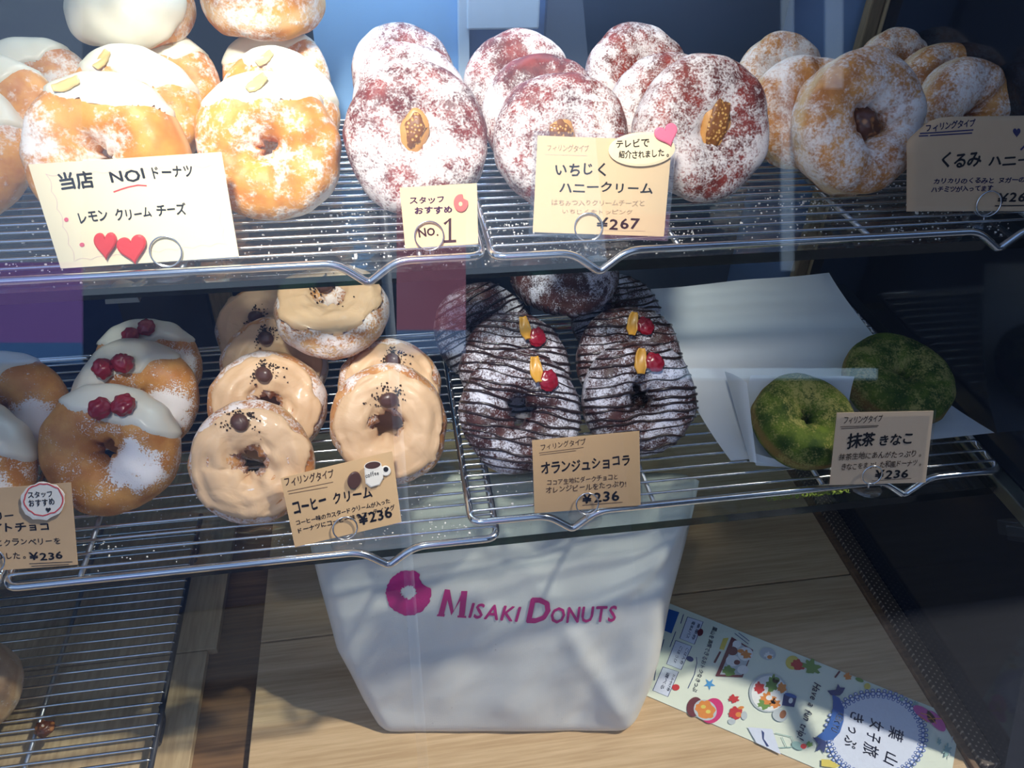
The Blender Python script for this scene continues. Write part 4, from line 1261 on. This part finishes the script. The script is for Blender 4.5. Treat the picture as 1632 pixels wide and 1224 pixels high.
def logo():
    P, F = [], []; n = 72; r = random.Random(5); cx, cy = 651, 944
    for i in range(n):
        a = 2 * PI * i / n; j = 1 + r.uniform(-.03, .03)
        rx, ry = 36 * j, 36 * j
        if -.2 - 1.02 < a - 2 * PI < .22 or a < -.0: pass
        x, y = cx + rx * math.cos(a), cy + ry * math.sin(a) + 1.0
        # bite at the upper right
        bx, by, br_ = cx + 37, cy - 26, 19
        if math.hypot(x - bx, y - by) < br_:
            q = math.atan2(y - by, x - bx); dx, dy = cx - bx, cy - by; t = math.atan2(dy, dx)
            k = (a - (2 * PI - .64)) / .55
            q = t - k * 1.15; x, y = bx + br_ * math.cos(q) * (1 + r.uniform(-.08, .08)), by + br_ * math.sin(q)
        hj = 1 + r.uniform(-.16, .16)
        P += [(x, y), (cx + 12 * hj * math.cos(a), cy + 10.5 * hj * math.sin(a))]
    for i in range(n):
        a, b = 2 * i, 2 * ((i + 1) % n); F.append((a, b, b + 1, a + 1))
    P2, F2 = [], []
    for f in F:   # fill radially in steps so the print follows the cloth
        for k in range(4):
            b = len(P2)
            for (o_, i_) in ((f[0], f[3]), (f[1], f[2])):
                for t in (k / 4, (k + 1) / 4): P2.append((P[o_][0] * (1 - t) + P[i_][0] * t, P[o_][1] * (1 - t) + P[i_][1] * t))
            F2.append((b, b + 2, b + 3, b + 1))
    bag_print('donut_logo', P2, F2)
logo()

# ================================================================== travel leaflet on the floor board
def leaflet():
    z = .0008
    TL, BL_, TR, BR = (1048, 954), (997, 1094), (1531, 1145), (1504, 1312)
    o3 = on_z(1280, 1120, z); root = empty('travel_leaflet', Matrix.Translation(o3))
    tag(root, 'printed travel leaflet with blue wreath lying on the wooden board', 'leaflet')
    f = Flat2D(root, o3, Vector((1, 0, 0)), Vector((0, 1, 0)), Vector((0, 0, 1)))
    q = [f.loc(*p) for p in (BL_, BR, TR, TL)]; n = len(q)
    # the far sheet edge keeps the leaflet a straight strip
    V = [Vector((p.x, p.y, 0)) for p in q] + [Vector((p.x, p.y, -.0006)) for p in q]
    obj_from('sheet', V, [(0, 1, 2, 3), (7, 6, 5, 4)] + [(i, (i + 1) % 4 + 0, (i + 1) % 4 + 4, i + 4) for i in range(4)], 'leaflet_paper', root)
    f.lay = 0
    K = lambda n, c: flat(n, c, .45, var=.08, scale=400)
    K('print_blue', S(38, 96, 176)); K('print_navy', S(40, 60, 120)); K('print_lav', S(226, 232, 246)); K('print_wreath', S(82, 116, 190))
    K('print_red', S(206, 50, 54)); K('print_maroon', S(110, 44, 54)); K('print_magenta', S(216, 44, 116)); K('print_pink', S(214, 84, 168))
    K('print_orange', S(232, 142, 62)); K('print_yellow', S(232, 210, 96)); K('print_green', S(112, 152, 72)); K('print_grey', S(196, 204, 206))
    K('print_white', S(244, 244, 240)); K('print_brown', S(150, 92, 56)); K('print_sky', S(74, 156, 214)); K('print_teal', S(150, 186, 180))
    X = lambda a, b: (1030 + a / 3.2, 960 + b / 3.2)          # zoomed reading -> picture
    PX = lambda *ab: [X(*p) for p in ab]
    # ticket boxes
    bx = [PX((210, 75), (290, 100), (245, 215), (170, 185)), PX((150, 195), (232, 225), (177, 345), (103, 315)), PX((85, 330), (165, 355), (110, 482), (33, 450))]
    f.polys(bx, 'print_lav', 'ticket_boxes')
    f.strokes([b + [b[0]] for b in bx], 1.0, 'print_navy', 'ticket_outline')
    for p0, p1, s in (((235, 95), (200, 180), '電車&バス'), ((262, 105), (228, 190), '乗車券'), ((172, 222), (135, 305), 'ごほうび'), ((205, 232), (168, 315), 'ごはん券'), ((105, 355), (70, 440), '選べる'), ((135, 365), (100, 450), 'おみやげ券')):
        f.text(s, X(*p0), X(*p1), 5.5, 'print_navy', .01)
    f.poly(PX((115, 35), (168, 52), (128, 160), (80, 140)), 'print_blue', 'blue_panel')
    f.strokes([PX((190, 62), (175, 110)), PX((150, 150), (120, 230)), PX((90, 190), (60, 290)), PX((60, 260), (40, 400))], 1.2, 'print_navy', 'fine_print')
    f.text('葉山を満喫できるおトクなきっぷ', X(338, 122), X(232, 452), 9, 'print_navy', .01)
    f.strokes([PX((255, 280), (258, 310), (245, 370), (212, 440))], 1.0, 'print_navy', 'swash')
    st = []
    for i in range(10):
        a = PI / 5 * i + .3; r = 32 if i % 2 == 0 else 12; st.append(X(322 + r * math.cos(a), 418 + r * math.sin(a)))
    f.poly(st, 'print_sky', 'starfish')
    f.polys([ell(*X(150, 435), 6, 5)], 'print_red', 'little_bag'); f.polys([ell(*X(275, 155), 4.5, 6, .4)], 'print_maroon', 'little_train'); f.polys([ell(*X(222, 290), 6, 4, .4)], 'print_navy', 'little_plane')
    # tray of dishes
    f.poly(PX((392, 185), (420, 182), (395, 245), (372, 240)), 'print_yellow', 'napkin')
    f.poly(PX((372, 252), (382, 254), (352, 312), (342, 308)), 'print_maroon', 'chopsticks')
    f.poly(PX((435, 178), (545, 245), (490, 385), (352, 378)), 'print_maroon', 'tray')
    f.poly(PX((450, 196), (540, 250), (487, 372), (375, 370)), 'print_grey', 'tray_top')
    f.polys([ell(*X(462, 215), 7, 6), ell(*X(505, 265), 12, 11), ell(*X(440, 300), 11, 9), ell(*X(492, 345), 9, 7)], 'print_white', 'dishes')
    f.polys([ell(*X(440, 250), 8, 7), ell(*X(462, 308), 5, 4)], 'print_maroon', 'soup_bowls')
    f.polys([ell(*X(508, 268), 8, 6, .3, jit=.3), ell(*X(480, 250), 5, 3)], 'print_orange', 'fried_food'); f.polys([ell(*X(420, 352), 10, 8, .2, jit=.2)], 'print_green', 'salad')
    f.strokes([PX((450, 160), (520, 215)), PX((470, 158), (525, 200))], 1.2, 'print_navy', 'signature')
    # bowls, plate, mug, tea, fruit
    f.poly(ell(*X(245, 535), 12, 16, .3), 'print_maroon', 'lacquer_bowl'); f.poly(ell(*X(335, 555), 17, 21, .5), 'print_magenta', 'bowl')
    f.poly(ell(*X(300, 552), 19, 16, .5), 'print_grey', 'bowl_rim'); f.poly(ell(*X(300, 550), 16, 14, .5, 24, .12), 'print_orange', 'bowl_food')
    f.polys([ell(*X(290, 535), 4, 3), ell(*X(315, 560), 4, 3)], 'print_yellow', 'bowl_garnish')
    f.polys([ell(*X(445, 495), 8, 6, jit=.3)], 'print_red', 'strawberry'); f.poly(ell(*X(455, 568), 11, 10, jit=.15), 'print_red', 'teapot')
    f.polys([ell(*X(470, 575), 5, 4), ell(*X(482, 540), 5, 2.4, -.2)], 'print_orange', 'teapot_light'); f.polys([ell(*X(435, 610), 6, 5), ell(*X(498, 580), 5, 7)], 'print_grey', 'teacup')
    f.polys([ell(*X(618, 265), 13, 10, .2)], 'print_grey', 'small_plate'); f.polys([ell(*X(622, 275), 7, 5, .2, jit=.3)], 'print_white', 'small_cake'); f.polys([ell(*X(628, 282), 4, 3)], 'print_orange', 'cake_slice')
    f.poly(ell(*X(745, 310), 11, 11, .2), 'print_yellow', 'melon'); f.poly(ell(*X(772, 322), 11, 8, .3, jit=.2), 'print_red', 'tomato'); f.poly(ell(*X(840, 332), 14, 10, .4, 24, .35), 'print_green', 'leaves')
    f.poly(ell(*X(622, 465), 31, 31, .5), 'print_grey', 'plate_rim'); f.poly(ell(*X(625, 467), 28, 28, .5), 'print_white', 'plate')
    f.polys([ell(*X(575, 440), 8, 9, jit=.2)], 'print_red', 'tomato_salad'); f.polys([ell(*X(640, 420), 9, 13, .3, jit=.3), ell(*X(600, 520), 10, 9, jit=.3), ell(*X(660, 400), 6, 5)], 'print_green', 'greens')
    f.polys([ell(*X(620, 495), 12, 9, .3, jit=.3), ell(*X(690, 440), 7, 8, jit=.2), ell(*X(655, 520), 8, 7, jit=.3)], 'print_orange', 'toast'); f.polys([ell(*X(625, 490), 5, 4)], 'print_white', 'egg')
    f.poly(PX((700, 470), (765, 490), (752, 538), (690, 528)), 'print_navy', 'mug'); f.poly(ell(*X(735, 478), 10, 3, .3), 'print_blue', 'mug_rim')
    f.poly(ell(*X(735, 505), 3.4, 4.5, .3), 'print_white', 'mug_mark')
    f.poly(ell(*X(680, 580), 12, 10, .3), 'print_grey', 'coffee_cup'); f.poly(ell(*X(695, 575), 5, 7, .4), 'print_brown', 'coffee')
    f.text('Have a fun trip!', X(845, 405), X(755, 688), 16, 'print_navy', .018, slant=.1)
    f.polys([PX((515, 640), (640, 650), (685, 780), (560, 720))], 'print_lav', 'shopping_bag'); f.polys([PX((585, 655), (600, 668), (598, 700), (625, 738), (612, 740), (590, 700))], 'print_navy', 'bag_mark')
    f.strokes([PX((655, 670), (740, 690), (752, 720)), PX((670, 745), (735, 742), (752, 735)), PX((690, 690), (715, 745))], 1.2, 'print_teal', 'sketch_lines')
    f.polys([ell(*X(770, 735), 10, 6, .5)], 'print_teal', 'dress'); f.polys([ell(*X(800, 738), 5, 4)], 'print_red', 'hat'); f.polys([ell(*X(830, 728), 5, 4, jit=.3)], 'print_green', 'leaf_sprig')
    f.strokes([PX((985, 355), (960, 388))], 2.5, 'print_maroon', 'churro'); f.polys([ell(*X(1025, 382), 6, 5, .4, jit=.3)], 'print_orange', 'shrimp'); f.polys([ell(*X(1085, 400), 7, 3, .4)], 'print_green', 'sprig'); f.polys([ell(*X(1125, 432), 5, 5)], 'print_yellow', 'lemon')
    # wreath, ribbon, title
    f.poly(ell(*X(1165, 680), 76, 67, .1, 48), 'print_lav', 'wreath_field')
    rings, dots = [], []
    rr = random.Random(3)
    for i in range(54):
        a = 2 * PI * i / 54; cx, cy = X(1168 + 240 * math.cos(a) * (1 + .01 * (i % 2)), 682 + 212 * math.sin(a))
        for k, (dx, dy, r) in enumerate(((0, 0, 4.6), (5.2 * math.cos(a), 5.2 * math.sin(a), 3.2), (-4.6 * math.cos(a), -4.6 * math.sin(a), 2.8))):
            rings.append(ell(cx + dx, cy + dy, r, r * .9, 0, 12)); dots.append(ell(cx + dx, cy + dy, r * .55, r * .5, 0, 8))
    f.polys(rings, 'print_wreath', 'wreath'); f.polys(dots, 'print_lav', 'wreath_centres')
    rb = [(945, 470), (985, 495), (1006, 545), (1004, 610), (985, 668), (950, 706), (905, 712), (868, 688), (905, 660), (930, 620), (948, 560), (950, 510)]
    f.poly(PX(*rb), 'print_blue', 'ribbon')
    f.polys([PX((920, 455), (965, 450), (975, 420), (985, 438), (1012, 440), (1000, 465), (985, 480), (940, 478)), PX((845, 692), (885, 700), (918, 716), (905, 776), (890, 752), (862, 765), (875, 728))], 'print_navy', 'ribbon_tail')
    f.text('KEIKYU', X(972, 560), X(938, 655), 12, 'print_white', .01)
    for ch, p0, p1, h in (('葉', (1240, 630), (1228, 690), 22), ('山', (1218, 760), (1205, 815), 20), ('女', (1142, 592), (1132, 640), 21), ('子', (1125, 658), (1118, 700), 20), ('旅', (1108, 712), (1098, 772), 23),
                          ('き', (1042, 556), (1034, 600), 20), ('っ', (1028, 630), (1022, 662), 12), ('ぷ', (1012, 678), (1004, 732), 18)):
        f.text(ch, X(*p0), X(*p1), h * 1.08, 'print_navy', .012, jitter=0, name='title_lettering')
    # flip-flops and bits at the end
    f.polys([ell(*X(1415, 575), 21, 8.5, .62), ell(*X(1475, 610), 21, 8.5, .85)], 'print_pink', 'sandals')
    f.strokes([PX((1395, 570), (1440, 582), (1475, 625)), PX((1430, 600), (1475, 598), (1512, 600)), PX((1385, 580), (1430, 615))], 1.6, 'print_orange', 'sandal_strap')
    f.polys([ell(*X(1530, 760), 6, 9, .2, jit=.4), ell(*X(1490, 715), 3, 5, jit=.4), ell(*X(1300, 500), 4, 3, jit=.4), ell(*X(1370, 520), 4, 3, jit=.4)], 'print_teal', 'pale_specks')
    f.strokes([PX((1572, 595), (1555, 720)), PX((1545, 755), (1538, 800))], 1.2, 'print_grey', 'fine_print')
    f.polys([PX((890, 805), (930, 808), (985, 838), (960, 850), (890, 840))], 'print_yellow', 'yellow_badge')
leaflet()

# ================================================================== sugar and powder
def crumbs(name, n, area, z, size, mat, label, cat, seed, clump=0.0):
    r = random.Random(seed); V, F = [], []
    cl = [(r.uniform(area[0], area[1]), r.uniform(area[2], area[3])) for _ in range(14)]
    for _ in range(n):
        if r.random() < clump: c = r.choice(cl); x, y = c[0] + r.gauss(0, .012), c[1] + r.gauss(0, .006)
        else: x, y = r.uniform(area[0], area[1]), r.uniform(area[2], area[3])
        if not (area[0] < x < area[1] and area[2] < y < area[3]): continue
        s = r.uniform(*size) * (2.0 if r.random() < .04 else 1); b = len(V)
        for k in range(8):
            V.append((x + ((k & 1) - .5) * s + r.uniform(-.2, .2) * s, y + ((k >> 1) & 1) * s + r.uniform(-.2, .2) * s, z + ((k >> 2) & 1) * s * .8))
        F += [tuple(b + q for q in f) for f in ((0, 2, 3, 1), (4, 5, 7, 6), (0, 1, 5, 4), (2, 6, 7, 3), (0, 4, 6, 2), (1, 3, 7, 5))]
    return tag(obj_from(name, V, F, mat), label, cat, kind='stuff')
flat('sugar', (.9, .88, .86), .7)
flat('green_powder', S(150, 170, 70), .9)
crumbs('sugar_crumbs', 1700, (-.33, .47, YU + .006, .56), ZU - .0134, (.0004, .0011), 'sugar', 'spilt white sugar on the upper glass shelf', 'sugar', 2, .35)
crumbs('sugar_crumbs', 420, (-.24, .10, YL + .004, .46), ZL - .0134, (.0003, .0009), 'sugar', 'spilt white sugar on the lower glass shelf', 'sugar', 5, .5)
a = on_z(1285, 788, ZL - .0134)
crumbs('matcha_powder', 420, (a.x - .034, a.x + .036, a.y - .0035, a.y + .0045), ZL - .0134, (.0003, .0009), 'green_powder', 'spilt green matcha powder on the lower glass shelf', 'powder', 7)
